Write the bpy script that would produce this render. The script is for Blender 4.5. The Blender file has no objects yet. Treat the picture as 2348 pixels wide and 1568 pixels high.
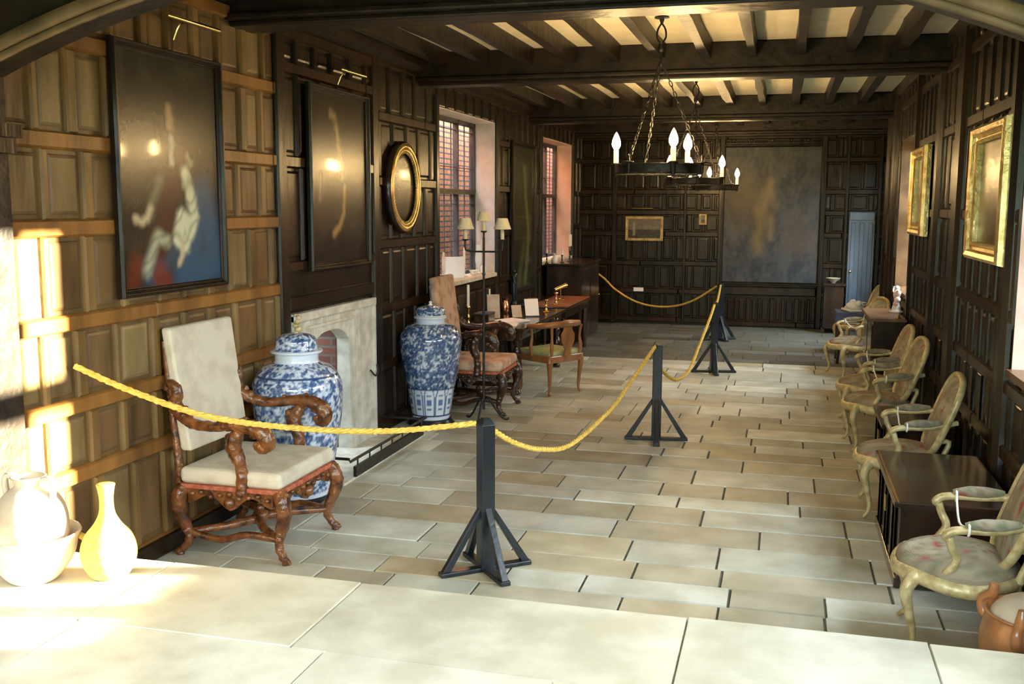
import bpy, math, random
from mathutils import Vector, Matrix, noise
random.seed(7)
PI = math.pi
S = bpy.context.scene
COL = S.collection

# ------------------------------------------------------------------ camera
FPX = 2316.25
yaw, pitch, roll = math.radians(14.943), math.radians(7.6596), math.radians(.2179)
cy_, sy_, cp_, sp_ = math.cos(yaw), math.sin(yaw), math.cos(pitch), math.sin(pitch)
fwd = Vector((-sy_*cp_, cy_*cp_, -sp_)); rgt = Vector((cy_, sy_, 0)); upv = rgt.cross(fwd)
r2 = rgt*math.cos(roll)+upv*math.sin(roll); u2 = -rgt*math.sin(roll)+upv*math.cos(roll)
cd = bpy.data.cameras.new('camera'); cam = bpy.data.objects.new('camera', cd); COL.objects.link(cam)
cd.sensor_width = 36; cd.lens = FPX/2348*36; cd.clip_start = .05; cd.clip_end = 200
m = Matrix((r2, u2, -fwd)).transposed().to_4x4(); m.translation = (0, 0, 2.1)
cam.matrix_world = m
S.camera = cam
# ------------------------------------------------------------------ light
w = bpy.data.worlds.new('world'); S.world = w; w.use_nodes = True
bg = w.node_tree.nodes['Background']; bg.inputs[0].default_value = (.82, .95, 1.04, 1); bg.inputs[1].default_value = 29.0
sl = bpy.data.lights.new('sun', 'SUN'); so = bpy.data.objects.new('sun', sl); COL.objects.link(so)
sl.energy = 200; sl.color = (1.0, .87, .58); sl.angle = math.radians(.9)
SUN_TAN = .167
sd = Vector((-.963, -.268, -SUN_TAN)).normalized()
so.rotation_euler = sd.to_track_quat('-Z', 'Y').to_euler()
def portal(loc, rot, sx, sz):
    l = bpy.data.lights.new('window_portal', 'AREA'); l.shape = 'RECTANGLE'; l.size = sx; l.size_y = sz
    l.cycles.is_portal = True
    o = bpy.data.objects.new('window_portal', l); COL.objects.link(o); o.location = loc; o.rotation_euler = rot
portal((1.72, 5.35, 2.0), (0, PI/2, 0), 1.8, 2.5)      # near right window
portal((1.72, 12.5, 2.0), (0, PI/2, 0), 1.8, 1.8)      # far right window
portal((1.93, 16.3, 1.95), (0, PI/2, 0), 1.9, 2.1)    # window by the end wall
portal((1.72, 1.4, 2.0), (0, PI/2, 0), 2.1, 2.8)       # side window of the near room
portal((-1.1, -1.72, 1.95), (PI/2, 0, 0), 4.0, 2.3)    # window behind the camera
S.view_settings.view_transform = 'Standard'; S.view_settings.look = 'None'
S.view_settings.gamma = 1; S.view_settings.use_curve_mapping = False
S.view_settings.exposure = -0.03
S.cycles.max_bounces = 6; S.cycles.diffuse_bounces = 3; S.cycles.glossy_bounces = 3; S.cycles.transmission_bounces = 2; S.cycles.transparent_max_bounces = 6

# ------------------------------------------------------------------ materials
def newmat(name):
    mt = bpy.data.materials.new(name); mt.use_nodes = True
    nt = mt.node_tree; b = nt.nodes['Principled BSDF']
    return mt, nt, b
def mat(name, c1, c2=None, rough=.5, metal=0., scale=6., stretch=(1, 1, 1), bump=0., bscale=None, spec=.5, coat=0., tint=False,
        lo=.35, hi=.65, emit=None, estr=0., detail=6.):
    mt, nt, b = newmat(name); N = nt.nodes; L = nt.links
    b.inputs['Roughness'].default_value = rough; b.inputs['Metallic'].default_value = metal
    b.inputs['Specular IOR Level'].default_value = spec; b.inputs['Coat Weight'].default_value = coat
    b.inputs['Coat Roughness'].default_value = .15
    tc = N.new('ShaderNodeTexCoord'); mp = N.new('ShaderNodeMapping'); mp.inputs['Scale'].default_value = stretch
    L.new(tc.outputs['Object'], mp.inputs[0])
    nz = N.new('ShaderNodeTexNoise'); nz.inputs['Scale'].default_value = scale; nz.inputs['Detail'].default_value = detail
    L.new(mp.outputs[0], nz.inputs['Vector'])
    rp = N.new('ShaderNodeValToRGB'); rp.color_ramp.elements[0].position = lo; rp.color_ramp.elements[1].position = hi
    rp.color_ramp.elements[0].color = (*c1, 1); rp.color_ramp.elements[1].color = (*(c2 or c1), 1)
    L.new(nz.outputs['Fac'], rp.inputs[0]); out = rp.outputs[0]
    if tint:
        at = N.new('ShaderNodeVertexColor'); at.layer_name = 'tint'
        mx = N.new('ShaderNodeMix'); mx.data_type = 'RGBA'; mx.blend_type = 'MULTIPLY'; mx.inputs[0].default_value = 1
        L.new(out, mx.inputs[6]); L.new(at.outputs[0], mx.inputs[7]); out = mx.outputs[2]
    L.new(out, b.inputs['Base Color'])
    if bump:
        n2 = N.new('ShaderNodeTexNoise'); n2.inputs['Scale'].default_value = bscale or scale*3; n2.inputs['Detail'].default_value = 4
        L.new(mp.outputs[0], n2.inputs['Vector'])
        bp = N.new('ShaderNodeBump'); bp.inputs['Strength'].default_value = bump; bp.inputs['Distance'].default_value = .01
        L.new(n2.outputs['Fac'], bp.inputs['Height']); L.new(bp.outputs[0], b.inputs['Normal'])
    if emit:
        b.inputs['Emission Color'].default_value = (*emit, 1); b.inputs['Emission Strength'].default_value = estr
    return mt
def painted(name, rough=.3, coat=0., spec=.5, bump=0.):
    mt, nt, b = newmat(name); at = nt.nodes.new('ShaderNodeVertexColor'); at.layer_name = 'tint'
    nt.links.new(at.outputs[0], b.inputs['Base Color']); b.inputs['Roughness'].default_value = rough
    b.inputs['Coat Weight'].default_value = coat; b.inputs['Coat Roughness'].default_value = .06
    b.inputs['Specular IOR Level'].default_value = spec
    if bump:
        n2 = nt.nodes.new('ShaderNodeTexNoise'); n2.inputs['Scale'].default_value = 30
        bp = nt.nodes.new('ShaderNodeBump'); bp.inputs['Strength'].default_value = bump; bp.inputs['Distance'].default_value = .01
        nt.links.new(n2.outputs['Fac'], bp.inputs['Height']); nt.links.new(bp.outputs[0], b.inputs['Normal'])
    return mt
M = {}
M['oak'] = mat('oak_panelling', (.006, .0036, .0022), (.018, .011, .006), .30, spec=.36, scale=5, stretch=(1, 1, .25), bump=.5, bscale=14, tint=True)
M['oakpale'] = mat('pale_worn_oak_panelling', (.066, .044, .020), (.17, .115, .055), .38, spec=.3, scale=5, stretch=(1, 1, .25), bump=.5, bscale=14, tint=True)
M['beam'] = mat('dark_beam_oak', (.007, .005, .004), (.024, .015, .009), .42, spec=.36, scale=7, stretch=(1, 1, 1), bump=.8, bscale=12)
M['stone'] = mat('flagstone', (.72, .70, .62), (1., .99, .94), .5, scale=3.5, bump=.5, bscale=9, tint=True)
M['grout'] = mat('dark_joint', (.07, .065, .05), (.13, .12, .09), .9, scale=20)
M['plaster'] = mat('ceiling_plaster', (.78, .70, .50), (.86, .79, .60), .9, scale=4, bump=.3)
M['limestone'] = mat('pale_limestone', (.50, .50, .42), (.72, .72, .64), .8, scale=9, bump=.3)
M['walnut'] = mat('carved_walnut', (.055, .018, .006), (.24, .085, .025), .25, scale=14, bump=1., bscale=30, coat=.3)
M['darkwalnut'] = mat('dark_carved_walnut', (.018, .008, .005), (.07, .028, .014), .28, scale=14, bump=1., bscale=30, coat=.3)
M['mahogany'] = mat('dark_mahogany', (.012, .007, .005), (.04, .02, .012), .22, scale=5, stretch=(1, 1, .3), bump=.1, coat=.3)
M['chestwood'] = mat('brown_chest_wood', (.10, .05, .02), (.22, .12, .05), .35, scale=5, stretch=(1, .3, 1), bump=.1)
M['fruitwood'] = mat('light_fruitwood', (.18, .075, .022), (.34, .15, .05), .3, scale=8, stretch=(1, 1, .3), coat=.2)
M['damask'] = mat('cream_damask', (.52, .46, .34), (.62, .57, .44), .75, scale=7, bump=.3, bscale=60, lo=.38, hi=.55)
M['damask2'] = mat('faded_rose_damask', (.36, .22, .15), (.58, .40, .28), .8, scale=8, bump=.3, bscale=60, lo=.38, hi=.55)
M['redtrim'] = mat('rust_red_braid', (.32, .06, .03), (.5, .16, .08), .8, scale=30)
M['giltwood'] = mat('worn_cream_gilt', (.36, .27, .11), (.62, .52, .28), .4, metal=.15, scale=18, bump=.4, bscale=40)
M['gold'] = mat('gold_leaf', (.50, .36, .13), (.86, .70, .34), .32, metal=.85, scale=12, bump=.5, bscale=40)
M['brass'] = mat('polished_brass', (.75, .55, .2), (.9, .7, .3), .2, metal=1., scale=5)
M['copper'] = mat('polished_copper', (.75, .32, .15), (.85, .4, .2), .22, metal=1., scale=5)
M['iron'] = mat('black_wrought_iron', (.018, .018, .018), (.05, .048, .045), .4, metal=.6, scale=20, bump=.4)
M['bpaint'] = mat('black_painted_wood', (.006, .009, .012), (.014, .019, .022), .32, scale=12, bump=.2, coat=.2)
M['rope'] = mat('yellow_rope', (.62, .40, .06), (.85, .60, .13), .8, scale=40)
M['candle'] = mat('cream_candle_sleeve', (.85, .75, .5), (.9, .8, .6), .6, scale=5, emit=(1., .72, .34), estr=1.2)
M['wax'] = mat('white_wax', (.9, .88, .8), (.95, .93, .85), .5, scale=5)
M['bulb'] = mat('lit_bulb_glass', (1, .9, .7), None, .5, emit=(1., .66, .28), estr=400.)
M['shade'] = mat('cream_lampshade', (.75, .66, .46), (.85, .77, .58), .8, scale=20)
M['paper'] = mat('white_paper', (.85, .85, .82), (.92, .92, .9), .7, scale=4)
M['ceramic'] = mat('white_ceramic', (.75, .78, .78), (.85, .87, .85), .2, scale=6)
M['pink'] = mat('pink_porcelain', (.85, .45, .4), (.9, .85, .8), .2, scale=14)
M['bronze'] = mat('dark_bronze', (.02, .03, .035), (.05, .07, .08), .3, metal=.7, scale=10)
M['terracotta'] = mat('glazed_terracotta', (.24, .085, .025), (.50, .22, .08), .35, scale=5, bump=.3, coat=.3)
M['pottery'] = mat('grey_buff_pottery', (.42, .34, .24), (.62, .54, .42), .6, scale=5, bump=.2)
M['greenseat'] = mat('sage_green_seat_cloth', (.26, .30, .12), (.36, .40, .2), .8, scale=20)
M['bluecloth'] = mat('dark_blue_table_cloth', (.03, .04, .10), (.07, .09, .2), .7, scale=9)
M['redleather'] = mat('red_leather', (.28, .07, .03), (.4, .12, .05), .4, scale=20)
M['white'] = mat('white_cord', (.85, .85, .8), None, .8)
M['glassy'] = mat('pale_glass', (.7, .8, .82), (.85, .9, .92), .05, scale=5)
M['pinkreveal'] = mat('warm_pink_reveal_plaster', (.62, .42, .34), (.72, .52, .42), .85, scale=5)
M['whitereveal'] = mat('white_limewashed_reveal', (.62, .62, .66), (.78, .78, .82), .85, scale=6, bump=.3)
M['bluesheen'] = mat('door_blue_window_sheen', (.07, .10, .14), (.16, .21, .28), .3, scale=5, stretch=(1, 1, .2))  # blue-grey colour holds the window light reflected by the door
M['grass'] = mat('lawn', (.05, .08, .02), (.1, .14, .05), .9, scale=5)
M['leadgrey'] = mat('lead_and_iron_glazing_bar', (.03, .03, .035), (.06, .06, .065), .5, metal=.4)
M['oldcanvas'] = painted('dull_old_canvas', .55, bump=.3)
M['canvas'] = painted('varnished_oil_canvas', .26, coat=.1, spec=.3, bump=.07)
M['china'] = painted('blue_and_white_porcelain', .12, coat=.8)
M['tapestry'] = painted('worn_floral_tapestry', .85, bump=.6)
M['stonetint'] = M['stone']
def brickmat(name, c1, c2, mortar, bw=.22, bh=.075, bump=.6, vec='yz'):
    mt, nt, b = newmat(name); N = nt.nodes; L = nt.links
    tc = N.new('ShaderNodeTexCoord'); sx = N.new('ShaderNodeSeparateXYZ'); cb = N.new('ShaderNodeCombineXYZ')
    L.new(tc.outputs['Object'], sx.inputs[0])
    a = {'y': 1, 'x': 0}[vec[0]]
    ad = N.new('ShaderNodeMath'); ad.operation = 'ADD'; L.new(sx.outputs[0], ad.inputs[0]); L.new(sx.outputs[1], ad.inputs[1])
    L.new(ad.outputs[0], cb.inputs[0]); L.new(sx.outputs[2], cb.inputs[1])
    br = N.new('ShaderNodeTexBrick'); br.inputs['Scale'].default_value = 1
    br.inputs['Brick Width'].default_value = bw; br.inputs['Row Height'].default_value = bh; br.inputs['Mortar Size'].default_value = .011
    br.inputs['Color1'].default_value = (*c1, 1); br.inputs['Color2'].default_value = (*c2, 1); br.inputs['Mortar'].default_value = (*mortar, 1)
    L.new(cb.outputs[0], br.inputs['Vector']); L.new(br.outputs['Color'], b.inputs['Base Color'])
    bp = N.new('ShaderNodeBump'); bp.inputs['Strength'].default_value = bump; bp.inputs['Distance'].default_value = .01; bp.invert = True
    L.new(br.outputs['Fac'], bp.inputs['Height']); L.new(bp.outputs[0], b.inputs['Normal'])
    b.inputs['Roughness'].default_value = .9
    return mt
M['brick'] = brickmat('orange_brick', (.52, .19, .075), (.42, .14, .055), (.06, .045, .04))
M['firebrick'] = brickmat('sooty_red_brick', (.17, .06, .04), (.10, .04, .03), (.13, .11, .09))
def glassmat():
    mt, nt, b = newmat('window_glass'); N = nt.nodes; L = nt.links
    N.remove(b); t = N.new('ShaderNodeBsdfTransparent'); g = N.new('ShaderNodeBsdfGlossy'); g.inputs['Roughness'].default_value = .05
    mx = N.new('ShaderNodeMixShader'); mx.inputs[0].default_value = .06
    L.new(t.outputs[0], mx.inputs[1]); L.new(g.outputs[0], mx.inputs[2]); L.new(mx.outputs[0], N['Material Output'].inputs[0])
    return mt
M['glass'] = glassmat()

# ------------------------------------------------------------------ mesh builder
class MB:
    def __init__(s): s.v = []; s.f = []; s.c = []; s.sm = []; s.col = (1, 1, 1); s.vc = None; s.mx = None
    def add(s, vs, fs, smooth=False, vcols=None):
        n = len(s.v); vs = [Vector(p) for p in vs]
        if s.mx: vs = [s.mx @ p for p in vs]
        s.v += vs
        for f in fs:
            s.f.append([i+n for i in f]); s.sm.append(smooth)
            s.c.append([vcols[i] for i in f] if vcols else [s.col]*len(f))
        return s
    def box(s, x0, x1, y0, y1, z0, z1):
        v = [(x, y, z) for x in (x0, x1) for y in (y0, y1) for z in (z0, z1)]
        return s.add(v, [(0, 1, 3, 2), (4, 6, 7, 5), (0, 4, 5, 1), (2, 3, 7, 6), (0, 2, 6, 4), (1, 5, 7, 3)])
    def hexa(s, b, t):   # b, t: 4 points each
        return s.add(list(b)+list(t), [(3, 2, 1, 0), (4, 5, 6, 7), (0, 1, 5, 4), (1, 2, 6, 5), (2, 3, 7, 6), (3, 0, 4, 7)])
    def slab(s, O, U, V, Nn, u0, u1, v0, v1, d, ch=.01):   # chamfered raised rectangle on a plane
        O, U, V, Nn = map(Vector, (O, U, V, Nn))
        P = lambda a, b, c: O+U*a+V*b+Nn*c
        ch = min(ch, (u1-u0)*.4, (v1-v0)*.4)
        b = [P(u0, v0, 0), P(u1, v0, 0), P(u1, v1, 0), P(u0, v1, 0)]
        q = [P(u0+ch*.3, v0+ch*.3, d*.5), P(u1-ch*.3, v0+ch*.3, d*.5), P(u1-ch*.3, v1-ch*.3, d*.5), P(u0+ch*.3, v1-ch*.3, d*.5)]
        t = [P(u0+ch, v0+ch, d), P(u1-ch, v0+ch, d), P(u1-ch, v1-ch, d), P(u0+ch, v1-ch, d)]
        fs = [(8, 9, 10, 11)]
        for k in range(4):
            j = (k+1) % 4; fs += [(k, j, 4+j, 4+k), (4+k, 4+j, 8+j, 8+k)]
        if U.cross(V).dot(Nn) < 0: fs = [tuple(reversed(f)) for f in fs]
        return s.add(b+q+t, fs)
    def lathe(s, prof, c=(0, 0), seg=24, colf=None, sx=1., sy=1.):
        vs = []; cs = []
        for r, z in prof:
            for k in range(seg):
                a = 2*PI*k/seg; vs.append((c[0]+r*math.cos(a)*sx, c[1]+r*math.sin(a)*sy, z))
                if colf: cs.append(colf(a, z, r))
        fs = []
        for i in range(len(prof)-1):
            for k in range(seg):
                j = (k+1) % seg; fs.append((i*seg+k, i*seg+j, (i+1)*seg+j, (i+1)*seg+k))
        if prof[0][0] > 1e-4: fs.append(tuple(reversed(range(seg))))
        if prof[-1][0] > 1e-4: fs.append(tuple(range((len(prof)-1)*seg, len(prof)*seg)))
        return s.add(vs, fs, True, cs if colf else None)
    def tube(s, pts, rad, n=8, sub=4, closed=False, flat=(1, 1)):
        P, R = spline(pts, rad, sub, closed); k = len(P); vs = []; pn = None
        for i, p in enumerate(P):
            t = (P[(i+1) % k]-P[i-1]) if closed else (P[min(i+1, k-1)]-P[max(i-1, 0)])
            t.normalize()
            if pn is None:
                a = Vector((0, 0, 1)) if abs(t.z) < .9 else Vector((1, 0, 0)); pn = t.cross(a).normalized()
            pn = (pn-t*pn.dot(t)).normalized(); bn = t.cross(pn)
            for j in range(n):
                a = 2*PI*j/n; vs.append(p+pn*math.cos(a)*R[i]*flat[0]+bn*math.sin(a)*R[i]*flat[1])
        fs = []
        for i in range(k if closed else k-1):
            for j in range(n):
                a, b = i*n+j, i*n+(j+1) % n; c = ((i+1) % k)*n
                fs.append((a, b, c+(j+1) % n, c+j))
        if not closed: fs += [tuple(reversed(range(n))), tuple(range((k-1)*n, k*n))]
        return s.add(vs, fs, True)
    def ball(s, c, r, seg=10, rings=6, sq=(1, 1, 1)):
        vs = []; 
        for i in range(rings+1):
            a = PI*i/rings
            for j in range(seg):
                b = 2*PI*j/seg
                vs.append((c[0]+r*sq[0]*math.sin(a)*math.cos(b), c[1]+r*sq[1]*math.sin(a)*math.sin(b), c[2]+r*sq[2]*math.cos(a)))
        fs = []
        for i in range(rings):
            for j in range(seg):
                k = (j+1) % seg; fs.append((i*seg+j, (i+1)*seg+j, (i+1)*seg+k, i*seg+k))
        return s.add(vs, fs, True)
    def pad(s, outline, O, U, V, Nn, th, dome, rings=5, colf=None, back=True):
        """upholstered panel: outline (u,v) list, domed front"""
        O, U, V, Nn = map(Vector, (O, U, V, Nn)); n = len(outline)
        cu = sum(p[0] for p in outline)/n; cv = sum(p[1] for p in outline)/n
        vs = []; cs = []
        def put(u, v, h):
            vs.append(O+U*u+V*v+Nn*h); cs.append(colf(u, v) if colf else s.col)
        for p in outline: put(p[0], p[1], 0)
        for i in range(rings*2+1):
            t = 1-i/(rings*2)
            h = th+dome*(1-t**2.6)-(.012 if i == 0 else 0)
            for p in outline: put(cu+(p[0]-cu)*t, cv+(p[1]-cv)*t, h)
        fs = [tuple(reversed(range(n)))] if back else []
        for i in range(rings*2+1):
            for k in range(n):
                j = (k+1) % n; fs.append((i*n+k, i*n+j, (i+1)*n+j, (i+1)*n+k))
        if U.cross(V).dot(Nn) < 0: fs = [tuple(reversed(f)) for f in fs]
        return s.add(vs, fs, True, cs)
    def build(s, name, material, parent=None, bevel=0., seg=2, sub=0):
        me = bpy.data.meshes.new(name); me.from_pydata(s.v, [], s.f)
        ca = me.color_attributes.new('tint', 'FLOAT_COLOR', 'CORNER')
        flat = []
        for cl in s.c:
            for c in cl: flat += [c[0], c[1], c[2], 1.]
        ca.data.foreach_set('color', flat)
        me.polygons.foreach_set('use_smooth', s.sm); me.update()
        if any(s.sm): me.set_sharp_from_angle(angle=math.radians(50))
        me.materials.append(material)
        o = bpy.data.objects.new(name, me); COL.objects.link(o)
        if parent: o.parent = parent
        if bevel:
            b = o.modifiers.new('bevel', 'BEVEL'); b.width = bevel; b.segments = seg; b.limit_method = 'ANGLE'; b.angle_limit = math.radians(40)
        if sub:
            b = o.modifiers.new('sub', 'SUBSURF'); b.levels = sub; b.render_levels = sub
        return o
def spline(pts, rad, sub, closed=False):
    pts = [Vector(p) for p in pts]; n = len(pts)
    if not hasattr(rad, '__len__'): rad = [rad]*n
    if sub <= 1: return pts, list(rad)
    P = []; R = []
    for i in range(n if closed else n-1):
        if closed: a, b, c, d = [(i+k-1) % n for k in range(4)]
        else: a, b, c, d = max(i-1, 0), i, i+1, min(i+2, n-1)
        for k in range(sub):
            t = k/sub
            P.append(.5*((2*pts[b])+(pts[c]-pts[a])*t+(2*pts[a]-5*pts[b]+4*pts[c]-pts[d])*t*t+(3*pts[b]-pts[a]-3*pts[c]+pts[d])*t**3))
            R.append(rad[b]*(1-t)+rad[c]*t)
    if not closed: P.append(pts[-1]); R.append(rad[-1])
    return P, R
def thing(name, label, cat, loc=(0, 0, 0), rz=0, group=None):
    o = bpy.data.objects.new(name, None); COL.objects.link(o); o.location = loc; o.rotation_euler = (0, 0, rz); o.empty_display_size = .1
    o['label'] = label; o['category'] = cat
    if group: o['group'] = group
    return o
def tag(o, label, cat, group=None, loc=None, rz=None):
    o['label'] = label; o['category'] = cat
    if group: o['group'] = group
    if loc is not None: o.location = loc
    if rz is not None: o.rotation_euler = (0, 0, rz)
    return o
def struct(o, label=None):
    o['kind'] = 'structure'
    if label: o['label'] = label
    return o
def copy_tree(o, parent=None, label=None, loc=None, rz=None):
    c = o.copy(); COL.objects.link(c)
    if parent: c.parent = parent
    if label: c['label'] = label
    if loc is not None: c.location = loc
    if rz is not None: c.rotation_euler = (0, 0, rz)
    for ch in list(o.children): copy_tree(ch, c)
    return c
def rnd(a, b): return random.uniform(a, b)
def mixc(a, c, t): t = max(0, min(1, t)); return tuple(a[i]*(1-t)+c[i]*t for i in range(3))

# ------------------------------------------------------------------ setting: floors
def flags(name, x0, x1, y0, y1, z, hmin, hmax, wmin, wmax, tints, gap=.013, skew=0.):
    b = MB(); y = y0
    while y < y1-.02:
        h = rnd(hmin, hmax)
        if y+h > y1-.15: h = y1-y
        x = x0-rnd(0, .4)
        while x < x1:
            wd = rnd(wmin, wmax); a0, a1 = max(x, x0), min(x+wd, x1)
            if x1-a1 < .08: a1 = x1; wd = x1-x
            if a1-a0 > .04:
                t = random.choice(tints); k = rnd(.86, 1.1); ya_, xa_ = y+h/2, (a0+a1)/2
                if z == 0:
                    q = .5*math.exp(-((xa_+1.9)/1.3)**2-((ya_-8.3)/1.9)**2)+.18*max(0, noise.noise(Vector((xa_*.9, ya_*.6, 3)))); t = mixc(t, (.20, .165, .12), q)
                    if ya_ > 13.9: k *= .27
                b.col = (t[0]*k, t[1]*k, t[2]*k)
                g = gap*rnd(.5, 1.25); dz = rnd(-.003, .002)
                b.slab((0, 0, z-.02), (1, 0, 0), (0, 1, 0), (0, 0, 1), a0+g/2, a1-g/2, y+g/2, y+h-g/2, .02+dz, .0035)
            x += wd
        y += h
    return b
ST = [(.61, .63, .56), (.55, .57, .50), (.66, .68, .62), (.51, .50, .41), (.47, .45, .36), (.59, .61, .54), (.70, .72, .65), (.55, .50, .37)]
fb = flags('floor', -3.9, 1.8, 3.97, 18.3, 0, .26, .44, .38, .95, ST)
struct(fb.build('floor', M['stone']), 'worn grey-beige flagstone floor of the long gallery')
jb = MB(); jb.box(-4.2, 1.9, -2, 18.5, -.12, -.012)
struct(jb.build('floor_bed', M['grout']))
PT = [(.72, .70, .61), (.69, .67, .58), (.75, .73, .65), (.70, .67, .56)]
pb = flags('floor_platform', -3.9, 1.8, -1.8, 3.97, .45, .5, .9, .8, 1.5, PT, .005)
pb.col = (.5, .47, .36); pb.box(-3.9, 1.8, -1.8, 3.955, -.01, .432)
struct(pb.build('floor_platform', M['stone']), 'raised pale stone platform in the foreground')

# ------------------------------------------------------------------ panelled walls
def split(rects, holes):
    for h in holes:
        out = []
        for r in rects:
            if r[0] >= h[1] or r[1] <= h[0] or r[2] >= h[3] or r[3] <= h[2]: out.append(r); continue
            if r[0] < h[0]: out.append((r[0], h[0], r[2], r[3]))
            if r[1] > h[1]: out.append((h[1], r[1], r[2], r[3]))
            a, c = max(r[0], h[0]), min(r[1], h[1])
            if r[2] < h[2]: out.append((a, c, r[2], h[2]))
            if r[3] > h[3]: out.append((a, c, h[3], r[3]))
        rects = out
    return [r for r in rects if r[1]-r[0] > .01 and r[3]-r[2] > .01]
def oaktint():
    t = random.choice([(1, .97, .9), (1.35, 1.38, 1.25), (1.15, 1.0, .85), (.85, .72, .58), (1.5, 1.58, 1.4), (1., .82, .65)]); k = rnd(.85, 1.15)
    return (t[0]*k, t[1]*k, t[2]*k)
def panelled(b, O, U, Nn, u0, u1, z0, z1, holes, rails, modules, thick=.3, backing=True, rail_h=.095, plain=False, cuts=()):
    """O,U,Nn: wall frame. holes in (u0,u1,z0,z1)"""
    V = (0, 0, 1); Ov, Uv, Nv = Vector(O), Vector(U), Vector(Nn)
    b.col = (.9, .85, .7)
    if backing:
        for r in split([(u0, u1, z0, z1)], holes):
            p = lambda a, z, d: Ov+Uv*a+Vector((0, 0, z))-Nv*d
            b.hexa([p(r[0], r[2], 0), p(r[1], r[2], 0), p(r[1], r[2], thick), p(r[0], r[2], thick)], [p(r[0], r[3], 0), p(r[1], r[3], 0), p(r[1], r[3], thick), p(r[0], r[3], thick)])
    if plain: return
    holes = list(holes)+list(cuts)
    d = .026
    for z in rails:                                    # rails
        k = 0; u = u0
        while u < u1:
            e = min(u+rnd(1.2, 2.2), u1); b.col = random.choice([(1.6, 1.1, .55), (1.35, .95, .5), (1.8, 1.25, .62)])
            for r in split([(u, e, z-rail_h/2, z+rail_h/2)], holes): b.slab(O, U, V, Nn, r[0], r[1], r[2], r[3], d+.006, .014)
            u = e
    zs = [z0]+list(rails)+[z1]
    for i in range(len(zs)-1):
        za, zb = zs[i]+rail_h/2, zs[i+1]-rail_h/2
        if zb-za < .08: continue
        u = u0+(.0 if i % 2 else -.02); j = 0
        while u < u1:
            wd = modules*rnd(.85, 1.15); sw = .085 if j % 2 == 0 else .055
            a, c = max(u, u0), min(u+sw, u1)
            if c > a:
                b.col = random.choice([(1.3, 1.15, .8), (1.1, .95, .65), (1.5, 1.35, .95)])
                for r in split([(a, c, za-.01, zb+.01)], holes): b.slab(O, U, V, Nn, r[0], r[1], r[2], r[3], d, .014)
            # raised field of each panel
            a, c = max(u+sw+.018, u0), min(u+wd-.018, u1)
            if c-a > .05:
                b.col = oaktint()
                for r in split([(a, c, za+.02, zb-.02)], holes): b.slab(O, U, V, Nn, r[0], r[1], r[2], r[3], .009, .02)
            u += wd; j += 1
XL = -3.57
W1L = (10.25, 12.5, 1.24, 3.14); W2L = (15.0, 17.3, 1.24, 3.14); FP = (6.85, 8.43, 0, 1.29)
RAILS = [.09, .68, 1.05, 1.49, 1.98, 2.42, 2.93, 3.35]
lw = MB()
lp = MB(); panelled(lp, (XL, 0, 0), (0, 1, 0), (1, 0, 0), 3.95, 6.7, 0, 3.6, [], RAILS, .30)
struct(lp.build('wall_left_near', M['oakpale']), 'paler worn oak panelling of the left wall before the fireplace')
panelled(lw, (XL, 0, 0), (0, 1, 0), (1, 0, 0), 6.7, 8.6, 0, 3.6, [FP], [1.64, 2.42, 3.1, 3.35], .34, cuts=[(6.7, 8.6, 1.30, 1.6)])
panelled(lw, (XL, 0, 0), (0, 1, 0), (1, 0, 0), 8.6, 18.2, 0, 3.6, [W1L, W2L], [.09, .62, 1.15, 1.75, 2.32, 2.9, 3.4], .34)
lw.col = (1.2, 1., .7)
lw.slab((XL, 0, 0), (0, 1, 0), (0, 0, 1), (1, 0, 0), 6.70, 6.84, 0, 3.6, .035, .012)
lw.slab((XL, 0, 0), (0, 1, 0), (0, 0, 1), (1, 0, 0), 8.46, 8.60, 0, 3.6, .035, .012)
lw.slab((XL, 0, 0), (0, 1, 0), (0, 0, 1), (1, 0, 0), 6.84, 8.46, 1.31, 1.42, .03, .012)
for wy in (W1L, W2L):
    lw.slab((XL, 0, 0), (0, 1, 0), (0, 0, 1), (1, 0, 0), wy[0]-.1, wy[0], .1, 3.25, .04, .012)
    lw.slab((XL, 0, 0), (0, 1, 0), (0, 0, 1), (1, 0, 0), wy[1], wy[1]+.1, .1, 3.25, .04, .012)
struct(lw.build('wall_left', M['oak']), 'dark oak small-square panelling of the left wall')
lb = MB(); lb.col = (1.1, .9, .6); lb.slab((XL+.0, 0, 0), (0, 1, 0), (0, 0, 1), (1, 0, 0), 3.97, 6.72, .0, .13, .05, .015); lb.slab((XL+.0, 0, 0), (0, 1, 0), (0, 0, 1), (1, 0, 0), 8.55, 18.2, .0, .13, .05, .015)
struct(lb.build('baseboard_left', M['oak']))
# right wall
XR = 1.36
W1R = (4.1, 6.6, 1.12, 2.9); W2R = (11.6, 13.35, 1.12, 2.9)
W3R = (15.3, 17.3, 1.0, 2.9)
rw = MB()
panelled(rw, (XR, 0, 0), (0, 1, 0), (-1, 0, 0), 3.95, 14.6, 0, 3.6, [W1R, W2R], [.09, .62, 1.02, 1.45, 2.05, 2.75, 3.3], .30, thick=.36)
rw.box(XR, XR+.36, 14.6, 14.9, 0, 3.6)
for a, c in ((8.55, 8.85), (9.75, 9.95), (13.4, 13.52), (13.75, 13.85), (14.45, 14.6), (6.62, 6.78), (11.42, 11.56)):   # pilaster mouldings
    rw.col = (1.1, .95, .65); rw.slab((XR, 0, 0), (0, 1, 0), (0, 0, 1), (-1, 0, 0), a, c, 0, 3.5, .07, .03)
panelled(rw, (XR+.36, 0, 0), (0, 1, 0), (-1, 0, 0), 14.8, 18.2, 0, 3.6, [W3R], [.09, .62, 1.02, 1.45, 2.05, 2.75, 3.3], .30, thick=.2)
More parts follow.
